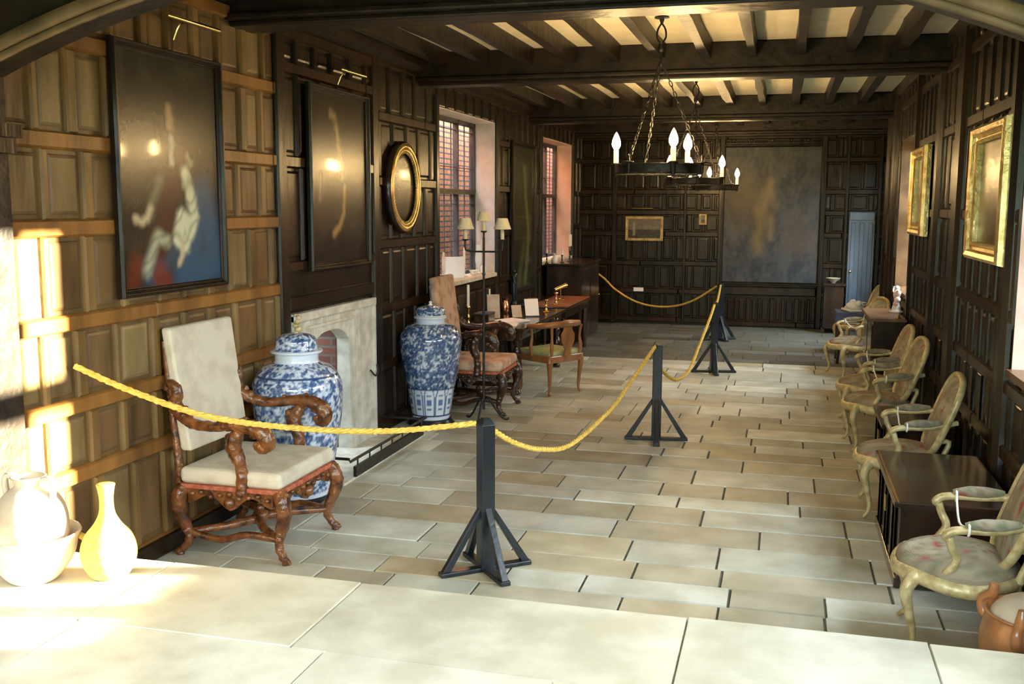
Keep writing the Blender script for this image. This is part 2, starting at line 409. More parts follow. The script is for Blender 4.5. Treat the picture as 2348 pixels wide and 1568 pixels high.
struct(rw.build('wall_right', M['oak']), 'dark oak panelling of the right wall between the windows')
# far wall
YF = 18.2
fw = MB()
BIG = (-1.10, .66, .70, 3.2)
panelled(fw, (0, YF, 0), (1, 0, 0), (0, -1, 0), -3.9, 1.9, 0, 3.7, [], [.09, .60, 1.10, 1.62, 2.0, 2.36, 2.9, 3.3], .29, cuts=[BIG, (-1.02, .58, 0, .75)])
for a, c in ((-1.12, -1.02), (.58, .68), (-3.0, -2.9), (-1.72, -1.66), (.98, 1.05), (1.5, 1.58)):
    fw.col = (1.2, 1.1, .9); fw.slab((0, YF, 0), (1, 0, 0), (0, 0, 1), (0, -1, 0), a, c, 0, 3.4, .05, .015)
fw.col = (1.3, 1.2, 1.1); fw.slab((0, YF, 0), (1, 0, 0), (0, 0, 1), (0, -1, 0), -1.02, .58, .56, .72, .06, .02)
fw.slab((0, YF, 0), (1, 0, 0), (0, 0, 1), (0, -1, 0), -3.5, 1.7, 3.32, 3.42, .09, .03)
panelled(fw, (0, YF, 0), (1, 0, 0), (0, -1, 0), -1.02, .58, .0, .56, [], [.06], .2, backing=False)
struct(fw.build('wall_far', M['oak']), 'dark oak panelling of the far end wall')
dr = MB(); dr.slab((0, YF-.045, 0), (1, 0, 0), (0, 0, 1), (0, -1, 0), 1.06, 1.49, 0, 2.03, .035, .012)
for a in (1.10, 1.24, 1.38): dr.slab((0, YF-.08, 0), (1, 0, 0), (0, 0, 1), (0, -1, 0), a, a+.075, .12, 1.84, .012, .01)
dr.slab((0, YF-.08, 0), (1, 0, 0), (0, 0, 1), (0, -1, 0), 1.07, 1.48, 1.88, 2.02, .014, .01)
do = struct(dr.build('door_1', M['bluesheen']), 'narrow blue-grey sheened door at the right of the end wall')
dh = MB(); dh.ball((1.12, YF-.11, 1.02), .025); dh.build('door_handle', M['brass'], do)

# near room shell (arch wall, side walls, ceiling)
aw = MB(); AX, AR, AZ = -1.33, 5.5, 3.09; AY0, AY1 = 3.72, 3.94
LP, RP = -3.44, 1.02
def arcz(x): return AZ-AR+math.sqrt(AR*AR-(x-AX)**2)
n = 48; xs = [LP+(RP-LP)*i/n for i in range(n+1)]
for i in range(n):
    a, c = xs[i], xs[i+1]
    aw.hexa([(a, AY0, arcz(a)), (c, AY0, arcz(c)), (c, AY1, arcz(c)), (a, AY1, arcz(a))], [(a, AY0, 3.7), (c, AY0, 3.7), (c, AY1, 3.7), (a, AY1, 3.7)])
aw.box(-3.9, LP, AY0, AY1, .45, 3.7); aw.box(RP, 1.8, AY0, AY1, .45, 3.7)
struct(aw.build('wall_arch', M['beam']), 'dark timber wall with the wide segmental arch in the foreground')
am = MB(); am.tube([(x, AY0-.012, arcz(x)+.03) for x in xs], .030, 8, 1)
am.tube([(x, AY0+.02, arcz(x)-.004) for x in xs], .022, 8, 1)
struct(am.build('trim_arch', M['oakpale']), 'rounded timber moulding along the arch edge')  # paler oak puts the highlight of the arch edge into the colour
ac = MB(); ac.col = (1.2, 1, .7)
for s_, px in ((1, LP), (-1, RP)):
    ac.box(px-.02 if s_ > 0 else px-.06, px+.06 if s_ > 0 else px+.02, AY0-.03, AY1+.03, 2.40, 2.46)
    ac.box(px-.02 if s_ > 0 else px-.035, px+.035 if s_ > 0 else px+.02, AY0-.015, AY1+.015, 2.33, 2.40)
struct(ac.build('trim_capital', M['oak']))
nr = MB()
panelled(nr, (XL, 0, 0), (0, 1, 0), (1, 0, 0), -1.8, 3.72, .45, 3.7, [], [.55, 1.05, 1.49, 1.98, 2.42, 2.93, 3.4], .32)
panelled(nr, (XR+.3, 0, 0), (0, 1, 0), (-1, 0, 0), -1.8, 3.72, .45, 3.7, [(0, 2.8, .95, 3.05)], [.55], .6, thick=.2)
panelled(nr, (0, -1.6, 0), (1, 0, 0), (0, 1, 0), -3.9, 1.8, .45, 3.7, [(-3.1, .9, .8, 3.1)], [.55], .6, thick=.2)
struct(nr.build('wall_near', M['oak']))
cb_ = MB(); cb_.box(-4.1, 1.9, -1.9, 18.5, 3.6, 3.75)
struct(cb_.build('ceiling', M['plaster']), 'cream plaster ceiling between dark oak joists')
tn = 0
BEAMS = [(3.94, 4.2, 3.3), (6.1, 6.45, 3.26), (9.68, 9.98, 3.28), (14.3, 14.6, 3.27), (17.6, 17.9, 3.28)]
for y0, y1, zb in BEAMS:
    tn += 1; b = MB(); b.box(XL, XR+.36, y0, y1, zb+.07, 3.6); b.box(XL, XR+.36, y0-.035, y1+.035, zb+.035, zb+.075)
    b.box(XL, XR+.36, y0+.03, y1-.03, zb, zb+.04)
    struct(b.build('trim_%d' % tn, M['beam'], bevel=.012), 'dark oak cross beam of the ceiling')
for (ya, yb) in ((4.2, 6.1), (6.45, 9.68), (9.98, 14.3), (14.6, 17.6)):
    for k in range(12):
        x = -3.27+.42*k; tn += 1; b = MB(); wj = .045+rnd(-.008, .008)
        segs = 8; prev = None
        for i in range(segs):
            y = ya+(yb-ya)*i/segs; e = ya+(yb-ya)*(i+1)/segs
            f = lambda yy: (wj+.018*noise.noise(Vector((k*3.1, yy*1.3, 0))), 3.455+.02*noise.noise(Vector((k*1.7, yy*1.1, 5))))
            (w0, z0), (w1, z1) = f(y), f(e)
            b.hexa([(x-w0, y, z0), (x+w0, y, z0), (x+w1, e, z1), (x-w1, e, z1)], [(x-w0-.006, y, 3.6), (x+w0+.006, y, 3.6), (x+w1+.006, e, 3.6), (x-w1-.006, e, 3.6)])
        struct(b.build('trim_%d' % tn, M['beam']), 'rough dark oak ceiling joist')
cn = MB(); cn.slab((XL, 0, 0), (0, 1, 0), (0, 0, 1), (1, 0, 0), 3.95, 18.2, 3.38, 3.6, .12, .06); cn.slab((XR, 0, 0), (0, 1, 0), (0, 0, 1), (-1, 0, 0), 3.95, 14.6, 3.46, 3.6, .06, .03)
struct(cn.build('trim_cornice', M['beam']))

# outside
og = MB(); og.box(-3.9, 6, 18.6, 30, -.35, 4.3); struct(og.build('sun_blocker_end', M['brick']), 'added unseen brick block beyond the end wall, stopping the sun')  # unseen mass, added to keep sun off the outer left brick wall
og = MB(); og.box(8, 8.3, -25, 5.75, -.35, 3.4); struct(og.build('sky_blocker_right', M['brick']), 'added unseen brick wall cutting low skylight on the right')  # added out of view so the upper left wall gets less low sky
og = MB(); og.box(-12, 8, -8.4, -8, -.35, 3.3); struct(og.build('sky_blocker_back', M['grass']), 'added unseen block behind the near room, cutting low skylight')  # unseen, added to hide the low sky from the back window
og = MB(); og.box(-9, 60, -30, 60, -.6, -.35); struct(og.build('ground_outside', M['grass']))
ob = MB(); ob.box(8, 8.3, 7.69, 26, -.35, 4.15); struct(ob.build('sun_blocker_right', M['brick']), 'added unseen brick block limiting the sun at the right windows')  # added out of view, blocks sun past the lit panes and farther windows
ob = MB(); ob.box(-5.0, -4.75, 8, 50, -.35, 5.2); struct(ob.build('wall_outside_left', M['brick']), 'orange brick wall seen through the left windows')

# windows
def window_x(name, xp, side, y0, y1, z0, z1, mull, mw, trans, th, thick_x, reveal, label, leads=True, innerx=0.):
    r = bpy.data.objects.new(name, None); COL.objects.link(r); r.location = (xp, (y0+y1)/2, z0); struct(r, label)
    cyy = (y0+y1)/2
    f = MB()
    def bx(a, c, d, e, t=.035): f.box(-t, t, a-cyy, c-cyy, d-z0, e-z0)
    bx(y0, y0+.06, z0, z1); bx(y1-.06, y1, z0, z1); bx(y0, y1, z0, z0+.06); bx(y0, y1, z1-.06, z1)
    for a, c in mull: bx(a, c, z0, z1)
    if trans: bx(y0, y1, trans[0], trans[1], .04)
    f.build('window_frame', M['leadgrey'] if side < 0 else M['beam'], r)
    g = MB(); g.box(-.003, .003, y0-cyy+.03, y1-cyy-.03, .03, z1-z0-.03); g.build('pane', M['glass'], r)
    if leads:
        l = MB(); yy = y0+.06
        while yy < y1: l.box(-.006, .006, yy-cyy-.006, yy-cyy+.006, 0, z1-z0); yy += leads[0]
        zz = z0
        while zz < z1: l.box(-.006, .006, y0-cyy, y1-cyy, zz-z0-.004, zz-z0+.004); zz += leads[1]
        l.build('glazing_bars', M['leadgrey'], r)
    v = MB(); xi = innerx-xp
    sgn = 1 if xi > 0 else -1; a, c = (0.0, xi) if xi > 0 else (xi, 0.0)
    v.box(a, c, y1-cyy-.012, y1-cyy, 0, z1-z0); v.box(a, c, y0-cyy, y0-cyy+.012, 0, z1-z0); v.box(a, c, y0-cyy, y1-cyy, z1-z0-.012, z1-z0)
    v.build('reveal', reveal, r)
    sll = MB(); sll.box(min(a, -.0), c+.03 if sgn > 0 else c, y0-cyy, y1-cyy, -.03, .015)
    if sgn < 0: sll.box(a-.03, a, y0-cyy, y1-cyy, -.03, .015)
    sll.build('sill', M['limestone'] if sgn > 0 else M['chestwood'], r)
    return r
window_x('window_1', -3.86, -1, *W1L, [(11.02, 11.05), (11.78, 11.81)], .05, (2.24, 2.30), 0, 0, M['whitereveal'], 'left window with iron bars, brick wall beyond and a whitewashed reveal', (.26, .44), XL)
window_x('window_2', -3.86, -1, *W2L, [(15.75, 15.78), (16.5, 16.53)], .05, (2.24, 2.30), 0, 0, M['pinkreveal'], 'farther left window with brick wall beyond', (.26, .44), XL)
window_x('window_3', 1.60, 1, *W1R, [(4.10, 4.21), (4.49, 4.63), (4.99, 5.10), (5.40, 5.53), (5.81, 5.95), (6.25, 6.35)], .05, (1.96, 2.11), 0, 0, M['pinkreveal'], 'tall mullioned window at the near end of the right wall', None, XR)
window_x('window_4', 1.60, 1, *W2R, [(12.0, 12.1), (12.45, 12.55), (12.9, 13.0)], .05, (1.96, 2.08), 0, 0, M['chestwood'], 'farther mullioned window in the right wall', None, XR)
window_x('window_6', 1.86, 1, *W3R, [(15.95, 16.02), (16.6, 16.67)], .05, (2.0, 2.08), 0, 0, M['chestwood'], 'hidden window of the right wall beside the end wall', None, XR+.36)
window_x('window_5', 1.80, 1, 0, 2.8, .95, 3.05, [(.65, .75), (1.35, 1.45), (2.05, 2.15)], .05, (2.1, 2.2), 0, 0, M['plaster'], 'window of the near room on the right', None, XR+.3)
#@@OBJECTS@@
# ------------------------------------------------------------------ fireplace
fp = thing('fireplace', 'pale stone fireplace surround with brick firebox behind the tall blue jars', 'fireplace', (XL, 7.64, 0))
def P3(b, pts2, x0, x1):      # prism of a (y,z) polygon
    n = len(pts2); vs = [(x0, y, z) for y, z in pts2]+[(x1, y, z) for y, z in pts2]
    b.add(vs, [tuple(reversed(range(n))), tuple(range(n, 2*n))]+[(k, (k+1) % n, n+(k+1) % n, n+k) for k in range(n)])
b = MB()
def jamb(y0, y1, z1, x1): b.box(-.02, x1, y0, y1, 0, z1)
b.box(-.10, .03, -.79, -.47, 0, 1.28); b.box(-.10, .03, .26, .79, 0, 1.28)
for s_ in (-.79, .74): b.box(.02, .055, s_, s_+.05, 0, 1.28)
b.box(.02, .045, -.56, -.50, 0, 1.16); b.box(.02, .045, .31, .35, 0, 1.16); b.box(.02, .04, .44, .46, 0, 1.2); b.box(.02, .045, -.56, .35, 1.14, 1.17)
n = 16
for i in range(n):
    a, c = -.47+.73*i/n, -.47+.73*(i+1)/n
    f = lambda y: .97+.12*(1-abs((y+.105)/.365)**3)
    b.hexa([(-.10, a, f(a)), (.03, a, f(a)), (.03, c, f(c)), (-.10, c, f(c))], [(-.10, a, 1.28), (.03, a, 1.28), (.03, c, 1.28), (-.10, c, 1.28)])
b.box(.02, .06, -.79, .79, 1.22, 1.285)
b.build('surround', M['limestone'], fp, .008)
b = MB(); b.box(-.95, -.90, -.6, .6, 0, 1.6); b.box(-.92, -.10, .25, .32, 0, 1.6); b.box(-.92, -.10, -.6, -.47, 0, 1.6)
b.build('firebox', M['firebrick'], fp)
b = MB(); b.box(-.95, .44, -.8, 1.0, -.01, .018); b.build('hearth', M['limestone'], fp, .006)
b = MB(); b.tube([(.05, -.62, .16), (.40, -.62, .16), (.44, -.58, .16), (.44, .9, .16), (.40, .94, .16), (.05, .94, .16)], .012, 8, 2)
b.box(.425, .45, -.6, .92, .018, .10)
for k in range(7): b.tube([(.44, -.55+.24*k, .02), (.44, -.55+.24*k, .16)], .007, 6, 1)
tag(b.build('hearth_fender', M['iron']), 'low black iron fender around the stone hearth', 'fender', None, (XL, 7.64, 0))
b = MB(); b.tube([(0, -.05, .42), (.03, 0, .36), (.03, .05, .42), (0, .05, .47)], .008, 6, 3)
tag(b.build('iron_hook', M['iron']), 'small iron hook on the right stone jamb of the fireplace', 'hook', None, (XL+.04, 8.36, .22))

# ------------------------------------------------------------------ blue and white jars
def N2(x, y, z): return noise.noise(Vector((x, y, z)))
BW = (.66, .74, .84); BD = (.03, .07, .18); BM = (.11, .19, .36)
def mixc(a, c, t): t = max(0, min(1, t)); return tuple(a[i]*(1-t)+c[i]*t for i in range(3))
def chinacol(dens, zs, dark=1.):
    def f(a, z, r):
        x, y = math.cos(a)*r, math.sin(a)*r
        for (z0, z1, kind) in zs:
            if z0 <= z <= z1:
                if kind == 'w': return BW
                if kind == 'b': return BD
                if kind == 'l':                      # lappets
                    k = (a*12/(2*PI)) % 1; zz = (z-z0)/(z1-z0); e = abs(k-.5)*2
                    edge = abs(e-(.86-.5*max(0, zz-.75)*4*.5)) < .10
                    core = (e < .42 and .2 < zz < .8 and abs(math.sin(zz*9)) > .35)
                    return BM if edge or core else BW
        n1 = .7*N2(x*20, y*20, z*20)+.75*N2(x*48, y*48, z*48)
        n3 = N2(x*80+4, y*80, z*80)
        t = (n1+dens)*4+.15
        base = mixc(BW, BM if n3 > 0 else BD, t)
        if n3 > .18: base = mixc(base, BM, .5)
        return tuple(c*dark for c in base)
    return f
def dense(prof, n=90):
    P, R = spline([(r, 0, z) for r, z in prof], 1, max(2, n//len(prof)))
    return [(max(p.x, 0), p.z) for p in P]
def jar(name, label, loc, body, lid, colb, coll, stand, finial, fin_mat):
    t = thing(name, label, 'jar', loc)
    b = MB(); b.lathe(dense(body, 150), seg=200, colf=colb); b.build('body', M['china'], t)
    b = MB(); b.lathe(dense(lid, 50), seg=120, colf=coll); l = b.build('lid', M['china'], t)
    finial.build('finial', fin_mat, l)
    return t
fz = MB()
for q, (dx, dz, r) in enumerate(((0, 1.225, .022), (.012, 1.25, .026), (-.008, 1.275, .024), (.012, 1.30, .022), (.02, 1.33, .02), (-.01, 1.345, .014))): fz.ball((dx, .006*(q % 3), dz), r, 8, 6, (1, 1, .9))
jar('lidded_jar', 'broad-shouldered blue and white lidded jar behind the cream armchair', (-3.235, 6.32, 0),
    [(.20, .09), (.215, .10), (.23, .2), (.265, .4), (.30, .62), (.312, .80), (.30, .90), (.24, .985), (.165, 1.02), (.15, 1.04), (.150, 1.09)],
    [(.150, 1.085), (.175, 1.09), (.178, 1.105), (.150, 1.118), (.145, 1.15), (.135, 1.19), (.09, 1.215), (.03, 1.225), (0, 1.225)],
    chinacol(.10, [(0, .12, 'w'), (1.025, 1.1, 'w'), (.935, .945, 'b')]), chinacol(.12, [(1.08, 1.11, 'w')]), None, fz, M['giltwood'])
b = MB(); b.lathe(dense([(.15, 0), (.19, .01), (.17, .03), (.185, .05), (.21, .075), (.215, .09)], 24), seg=40)
tag(b.build('jar_stand', M['bpaint']), 'low black turned stand under the broad blue jar', 'stand', None, (-3.235, 6.32, 0))
fz = MB(); fz.lathe([(.02, 1.155), (.022, 1.165), (.012, 1.17), (.018, 1.185), (.01, 1.195), (0, 1.196)], seg=14)
jar('lidded_vase', 'tall slender blue and white lidded vase beside the fireplace', (-3.245, 9.12, 0),
    [(.165, .06), (.18, .065), (.185, .10), (.20, .18), (.225, .34), (.262, .5), (.285, .66), (.298, .80), (.285, .88), (.23, .955), (.15, .99), (.14, 1.0), (.143, 1.035)],
    [(.145, 1.03), (.160, 1.035), (.16, 1.05), (.140, 1.06), (.142, 1.10), (.12, 1.135), (.07, 1.15), (.02, 1.158), (0, 1.158)],
    chinacol(.26, [(0, .10, 'w'), (.10, .115, 'b'), (.115, .36, 'l'), (.36, .37, 'b'), (.985, 1.04, 'w')], .9), chinacol(.25, [(1.03, 1.06, 'w')]), None, fz, M['china'])
b = MB(); b.lathe(dense([(.20, 0), (.23, .01), (.21, .03), (.20, .05), (.19, .06)], 20), seg=40)
tag(b.build('jar_stand', M['bpaint']), 'low black stand under the tall slender blue vase', 'stand', None, (-3.245, 9.12, 0))

# ------------------------------------------------------------------ carved armchairs
def armchair(name, label, loc, rz, wood, cloth, group=None):
    t = thing(name, label, 'armchair', loc, rz, group)
    W = M[wood]
    carve = bpy.data.textures.get('carving') or bpy.data.textures.new('carving', 'CLOUDS'); carve.noise_scale = .03
    def carved(o):
        q = o.modifiers.new('sub', 'SUBSURF'); q.levels = q.render_levels = 1
        q = o.modifiers.new('carve', 'DISPLACE'); q.texture = carve; q.strength = .020; q.mid_level = .5; q.texture_coords = 'LOCAL'
    b = MB(); b.box(-.33, .34, -.37, .37, .45, .55)
    b.build('seat', M[cloth], t, .035, 4)
    b = MB(); b.box(-.335, .345, -.375, .375, .425, .452); b.build('seat_braid', M['redtrim'], t, .006)
    # tilted back
    b = MB(); fr = lambda x, y, s: (-.335-.09*s+x, y, .64+.74*s)
    b.hexa([fr(0, -.335, 0), fr(.075, -.335, 0), fr(.075, .335, 0), fr(0, .335, 0)], [fr(0, -.355, 1), fr(.06, -.355, 1), fr(.06, .355, 1), fr(0, .355, 1)])
    b.build('backrest', M[cloth], t, .02, 3)
    b = MB()
    for s in (-1, 1):
        b = MB(); b.tube([(-.36, s*.33, .36), (-.345, s*.335, .55), (-.36, s*.335, .70), (-.415, s*.335, 1.30)], [.03, .028, .024, .015], 8, 3)
        b.build('back_post', W, t)
    b = MB()       # apron with scalloped carved lower edge on the front and both sides
    def apron(O, U, Nn, L):
        n = 18; O, U, Nn = Vector(O), Vector(U), Vector(Nn)
        for i in range(n):
            def zz(k): u = k/n; return .36-.055*math.cos(u*4*PI)*.5-.03*math.exp(-((u-.5)/.12)**2)
            a, c = O+U*(L*i/n), O+U*(L*(i+1)/n); za, zc = zz(i), zz(i+1)
            up = lambda p, z: (p.x, p.y, z)
            b.hexa([up(a, za), up(c, zc), up(c-Nn*.03, zc), up(a-Nn*.03, za)], [up(a, .43), up(c, .43), up(c-Nn*.03, .43), up(a-Nn*.03, .43)])
        for k in range(9):
            p = O+U*(L*(k+.5)/9)+Nn*.004; b.ball((p.x, p.y, .395+.012*math.sin(k*2.1)), .020, 8, 5, (1, 1, .8))
        p = O+U*(L*.5)+Nn*.008; b.ball((p.x, p.y, .355), .035, 8, 6)
    apron((.325, -.31, 0), (0, 1, 0), (1, 0, 0), .62); apron((-.28, -.355, 0), (1, 0, 0), (0, -1, 0), .56); apron((-.28, .355, 0), (1, 0, 0), (0, 1, 0), .56)
    b.build('apron', W, t)
    for sx in (1, -1):
        for sy in (-1, 1):
            b = MB(); k = .9 if sx < 0 else 1
            x, y = sx*.31, sy*.335
            b.tube([(x, y, .44), (x+sx*.035*k, y+sy*.02, .37), (x+sx*.04*k, y+sy*.025, .29), (x+sx*.005, y, .19), (x-sx*.012, y-sy*.006, .11), (x+sx*.012, y+sy*.004, .055), (x+sx*.045, y+sy*.012, .022), (x+sx*.07, y+sy*.018, .022)],
                   [.046, .052, .045, .034, .029, .024, .026, .012], 10, 4)
            for (dx, dz, r) in ((.045, .33, .026), (.04, .26, .024), (.012, .19, .03), (.0, .155, .026)): b.ball((x+sx*dx, y+sy*.012, dz), r, 8, 5)
            b.lathe([(.0, 0), (.026, 0), (.028, .012), (.02, .03)], (x+sx*.04, y+sy*.01), 10)
            carved(b.build('leg', W, t))
    b = MB()
    for s in (-1, 1):
        b.tube([(-.30, s*.32, .14), (-.12, s*.18, .15), (0, s*.05, .16), (.12, s*.18, .15), (.30, s*.32, .14)], [.02, .026, .03, .026, .02], 8, 4)
    b.tube([(-.30, -.32, .14), (-.10, -.30, .10), (.1, -.34, .16), (.30, -.32, .14)], .022, 8, 4)
    b.tube([(-.30, .32, .14), (-.10, .30, .10), (.1, .34, .16), (.30, .32, .14)], .022, 8, 4)
    b.ball((0, 0, .17), .055, 10, 6, (1, 1, .8)); b.ball((0, 0, .22), .026, 8, 6)
    b.build('stretcher', W, t)
    for s in (-1, 1):
        b = MB(); y = s*.345
        b.tube([(-.40, y, 1.00), (-.385, y, 1.045), (-.345, y, 1.03), (-.335, y, .98), (-.35, y, .93), (-.30, y+s*.01, .87), (-.22, y+s*.03, .825), (-.08, y+s*.045, .815), (.06, y+s*.05, .835), (.17, y+s*.045, .83), (.25, y+s*.04, .79), (.275, y+s*.04, .74), (.25, y+s*.04, .705), (.215, y+s*.04, .715), (.205, y+s*.04, .745)],
               [.022, .034, .040, .040, .044, .044, .036, .032, .038, .048, .054, .048, .040, .030, .020], 10, 4)
        for (x, z, r) in ((-.36, 1.0, .034), (-.33, .94, .03), (-.28, .90, .026), (-.25, .86, .03), (-.02, .845, .024), (.14, .86, .028), (.20, .80, .045), (.26, .77, .036), (.235, .72, .035), (.1, .81, .035)):
            b.ball((x, y+s*(.05 if x > -.2 else .012), z), r, 9, 6, (1, .8, 1))
        carved(b.build('arm', W, t))
        b = MB()
        b.tube([(.09, y+s*.02, .40), (.09, y+s*.02, .50), (.088, y+s*.025, .58), (.07, y+s*.03, .64), (.05, y+s*.035, .70), (.07, y+s*.04, .76), (.10, y+s*.045, .80)], [.044, .038, .036, .046, .05, .044, .03], 10, 4)
        for (x, z, r) in ((.035, .70, .040), (.085, .635, .028), (.10, .56, .03), (.02, .75, .032)): b.ball((x, y+s*.03, z), r, 9, 6)
        carved(b.build('arm_support', W, t))
    return t
armchair('carved_armchair', 'large carved walnut armchair with cream damask back, in the left foreground', (-3.105, 5.53, 0), 0, 'walnut', 'damask')
armchair('carved_armchair', 'dark carved armchair with faded rose damask behind the tall blue vase', (-3.02, 9.95, 0), math.radians(2), 'darkwalnut', 'damask2')

# ------------------------------------------------------------------ gilt fauteuils
def tapcol(seed):
    def f(u, v, w=0):
        n1 = noise.noise(Vector((u*9+seed, v*9, w*9))); n2 = noise.noise(Vector((u*24+seed, v*24, w*24+3)))
        c = mixc((.23, .18, .115), (.38, .33, .23), .5+n1)
        if n2 > .24: c = mixc(c, (.13, .17, .09), .7)
        if n2 < -.30: c = mixc(c, (.16, .12, .09), .7)
        n3 = noise.noise(Vector((u*15+seed*2, v*15+7, w*15)))
        if n3 > .47: c = (.30, .07, .05)
        return c
    return f
def ellip(rx, ry, p=2.4, n=36, top=1., bot=1.):
    o = []
    for k in range(n):
        a = 2*PI*k/n; c, s = math.cos(a), math.sin(a)
        o.append((rx*math.copysign(abs(c)**(2/p), c)*(top if s > 0 else bot), ry*math.copysign(abs(s)**(2/p), s)))
    return o
def fauteuil(label, loc, rz, seed, cord=True):
    t = thing('gilt_armchair', label, 'armchair', loc, rz, 'gilt armchairs along the right wall')
    G = M['giltwood']; tc = tapcol(seed)
    # seat: local x forward, y sideways
    out = []
    for k in range(40):
        a = 2*PI*k/40; c, s = math.cos(a), math.sin(a)
        rx = .27+(.025*math.cos(2*a*1.0) if c > 0 else -.02); rx = .28 if c > 0 else .24
        ry = .31-.045*max(0, -c)
        bulge = .022*math.cos(3*a) if c > 0 else 0
        out.append((rx*math.copysign(abs(c)**.8, c)+bulge, ry*math.copysign(abs(s)**.8, s)))
    b = MB(); b.pad(out, (0, 0, .40), (1, 0, 0), (0, 1, 0), (0, 0, 1), .035, .055, 5, tc); b.build('seat', M['tapestry'], t)
    b = MB(); ring = [(x*1.02, y*1.02, .385-.018*(1+math.cos(4*math.atan2(y, x)))/2) for x, y in out]
    b.tube(ring, .026, 8, 1, closed=True, flat=(1, 1.35)); b.build('seat_rail', G, t)
    # back: oval cartouche tilted
    O = Vector((-.24, 0, .70)); V = Vector((-.36, 0, 1)).normalized(); U = Vector((0, 1, 0)); Nn = Vector((1, 0, .36)).normalized()
    bo = [(u*(1-.10*(v < 0)*abs(v)/.26)+0, v+.018*math.cos(u*9) if v > 0 else v) for u, v in ellip(.26, .265, 3.8, 40)]
    b = MB(); b.pad(bo, O-Nn*.012, U, V, Nn, .02, .035, 5, tc, True); b.build('backrest', M['tapestry'], t)
    b = MB(); b.tube([O+U*u*1.03+V*v*1.03 for u, v in bo], .020, 8, 1, closed=True, flat=(1, 1.2))
    for s in (-1, 1): b.tube([(-.215, s*.20, .40), (-.235, s*.205, .47), (-.26, s*.20, .55), O+U*s*.21+V*-.16], [.022, .018, .017, .018], 8, 3)
    b.build('back_frame', G, t)
    for sx, sy in ((1, 1), (1, -1), (-1, 1), (-1, -1)):
        b = MB()
        if sx > 0:
            x, y = .225, sy*.235
            b.tube([(x-.01, y-sy*.02, .385), (x+.03, y+sy*.02, .36), (x+.042, y+sy*.028, .30), (x+.02, y+sy*.012, .20), (x+.0, y-sy*.004, .10), (x+.008, y, .045), (x+.032, y+sy*.014, .012), (x+.045, y+sy*.02, .012)], [.036, .034, .029, .021, .015, .013, .014, .008], 9, 4)
        else:
            x, y = -.20, sy*.19
            b.tube([(x, y, .39), (x-.012, y, .30), (x-.02, y, .18), (x-.05, y, .05), (x-.075, y, .008)], [.028, .024, .018, .014, .013], 9, 3)
        b.build('leg', G, t)
    for s in (-1, 1):
        y = s*.27
        b = MB(); b.tube([(-.30, s*.235, .69), (-.22, s*.255, .675), (-.10, y+s*.015, .655), (.02, y+s*.02, .650), (.085, y+s*.02, .640), (.115, y+s*.02, .615), (.10, y+s*.02, .595)], [.018, .020, .020, .020, .021, .020, .012], 8, 4, flat=(1.0, 1.0))
        b.tube([(.10, y+s*.015, .61), (.085, y+s*.015, .56), (.06, y+s*.0, .50), (.09, y-s*.005, .44), (.13, y-s*.02, .39)], [.019, .019, .020, .022, .024], 8, 4)
        a_ = b.build('arm', G, t)
        b = MB(); b.tube([(-.20, s*.262, .688), (-.12, y+s*.01, .682), (-.04, y+s*.018, .678), (.035, y+s*.02, .668)], [.016, .030, .030, .016], 10, 4)
        b.c = [[tc(b.v[i].x, b.v[i].y, b.v[i].z) for i in f] for f in b.f]
        b.build('arm_pad', M['tapestry'], a_)
    if cord:
        b = MB(); b.tube([(.02, .29, .665), (.03, 0, .60), (.02, -.29, .665)], .0055, 6, 4)
        for s in (-1, 1): b.tube([(.02, s*.29+.03*math.cos(q), .655+.03*math.sin(q)) for q in [k*PI/4 for k in range(8)]], .006, 6, 1, closed=True)
        b.build('tie_cord', M['white'], t)
    return t
A180 = PI
fauteuil('nearest gilt armchair, tapestry back with a red flower, standing at the platform edge', (.90, 5.10, 0), A180-.06, 1.3)
fauteuil('second nearest gilt armchair, behind the long black chest', (.86, 7.32, 0), A180+.0, 5.1)
fauteuil('gilt armchair third from the camera, overlapping the one behind it', (.88, 9.30, 0), A180+.10, 9.4)
fauteuil('gilt armchair fourth from the camera, its back just in front of the brown cabinet', (.88, 10.25, 0), A180+.05, 13.2)
fauteuil('gilt armchair beyond the brown cabinet, in front of the cloth-covered table', (.92, 13.30, 0), A180+.35, 17.7)
fauteuil('farthest gilt armchair, mostly hidden behind the white bundle on the table', (1.12, 15.5, 0), A180+.3, 21., False)

# ------------------------------------------------------------------ chests and cabinet on the right
def chest(name, label, loc, sx, sy, sz, m, brass=True):
    t = thing(name, label, 'chest', loc)
    b = MB(); b.box(-sx/2+.015, sx/2, -sy/2+.015, sy/2-.015, .05, sz-.04)
    for s in (-1, 1):
        for k in (-1, 0, 1): b.box(-sx/2, -sx/2+.03, k*sy/3-.06, k*sy/3+.06, .07, sz-.05)
    b.box(-sx/2, sx/2, -sy/2, sy/2, 0, .06)
    b.build('body', M[m], t, .006)
    b = MB(); b.box(-sx/2-.02, sx/2, -sy/2-.02, sy/2+.02, sz-.035, sz); l = b.build('lid', M[m], t, .008)
    if brass:
        b = MB(); b.box(-sx/2-.004, -sx/2+.006, -sy/2-.02, sy/2+.02, sz-.001, sz+.003); b.build('brass_edge', M['brass'], l)
    b = MB(); b.box(-sx/2-.008, -sx/2+.004, -.03, .03, sz*.55, sz*.75); b.build('lock_plate', M['brass'], t)
    return t
chest('long_chest', 'long low black chest with a thin brass line, behind the nearest gilt armchair', (.97, 6.36, 0), .61, 1.2, .50, 'mahogany')
chest('small_chest', 'small dark chest between the second and third gilt armchairs', (1.04, 8.32, 0), .50, .75, .48, 'mahogany', False)
t = thing('wooden_cabinet', 'dark waist-high cabinet with a brown wood top below the far right window', 'cabinet', (1.10, 11.75, 0))
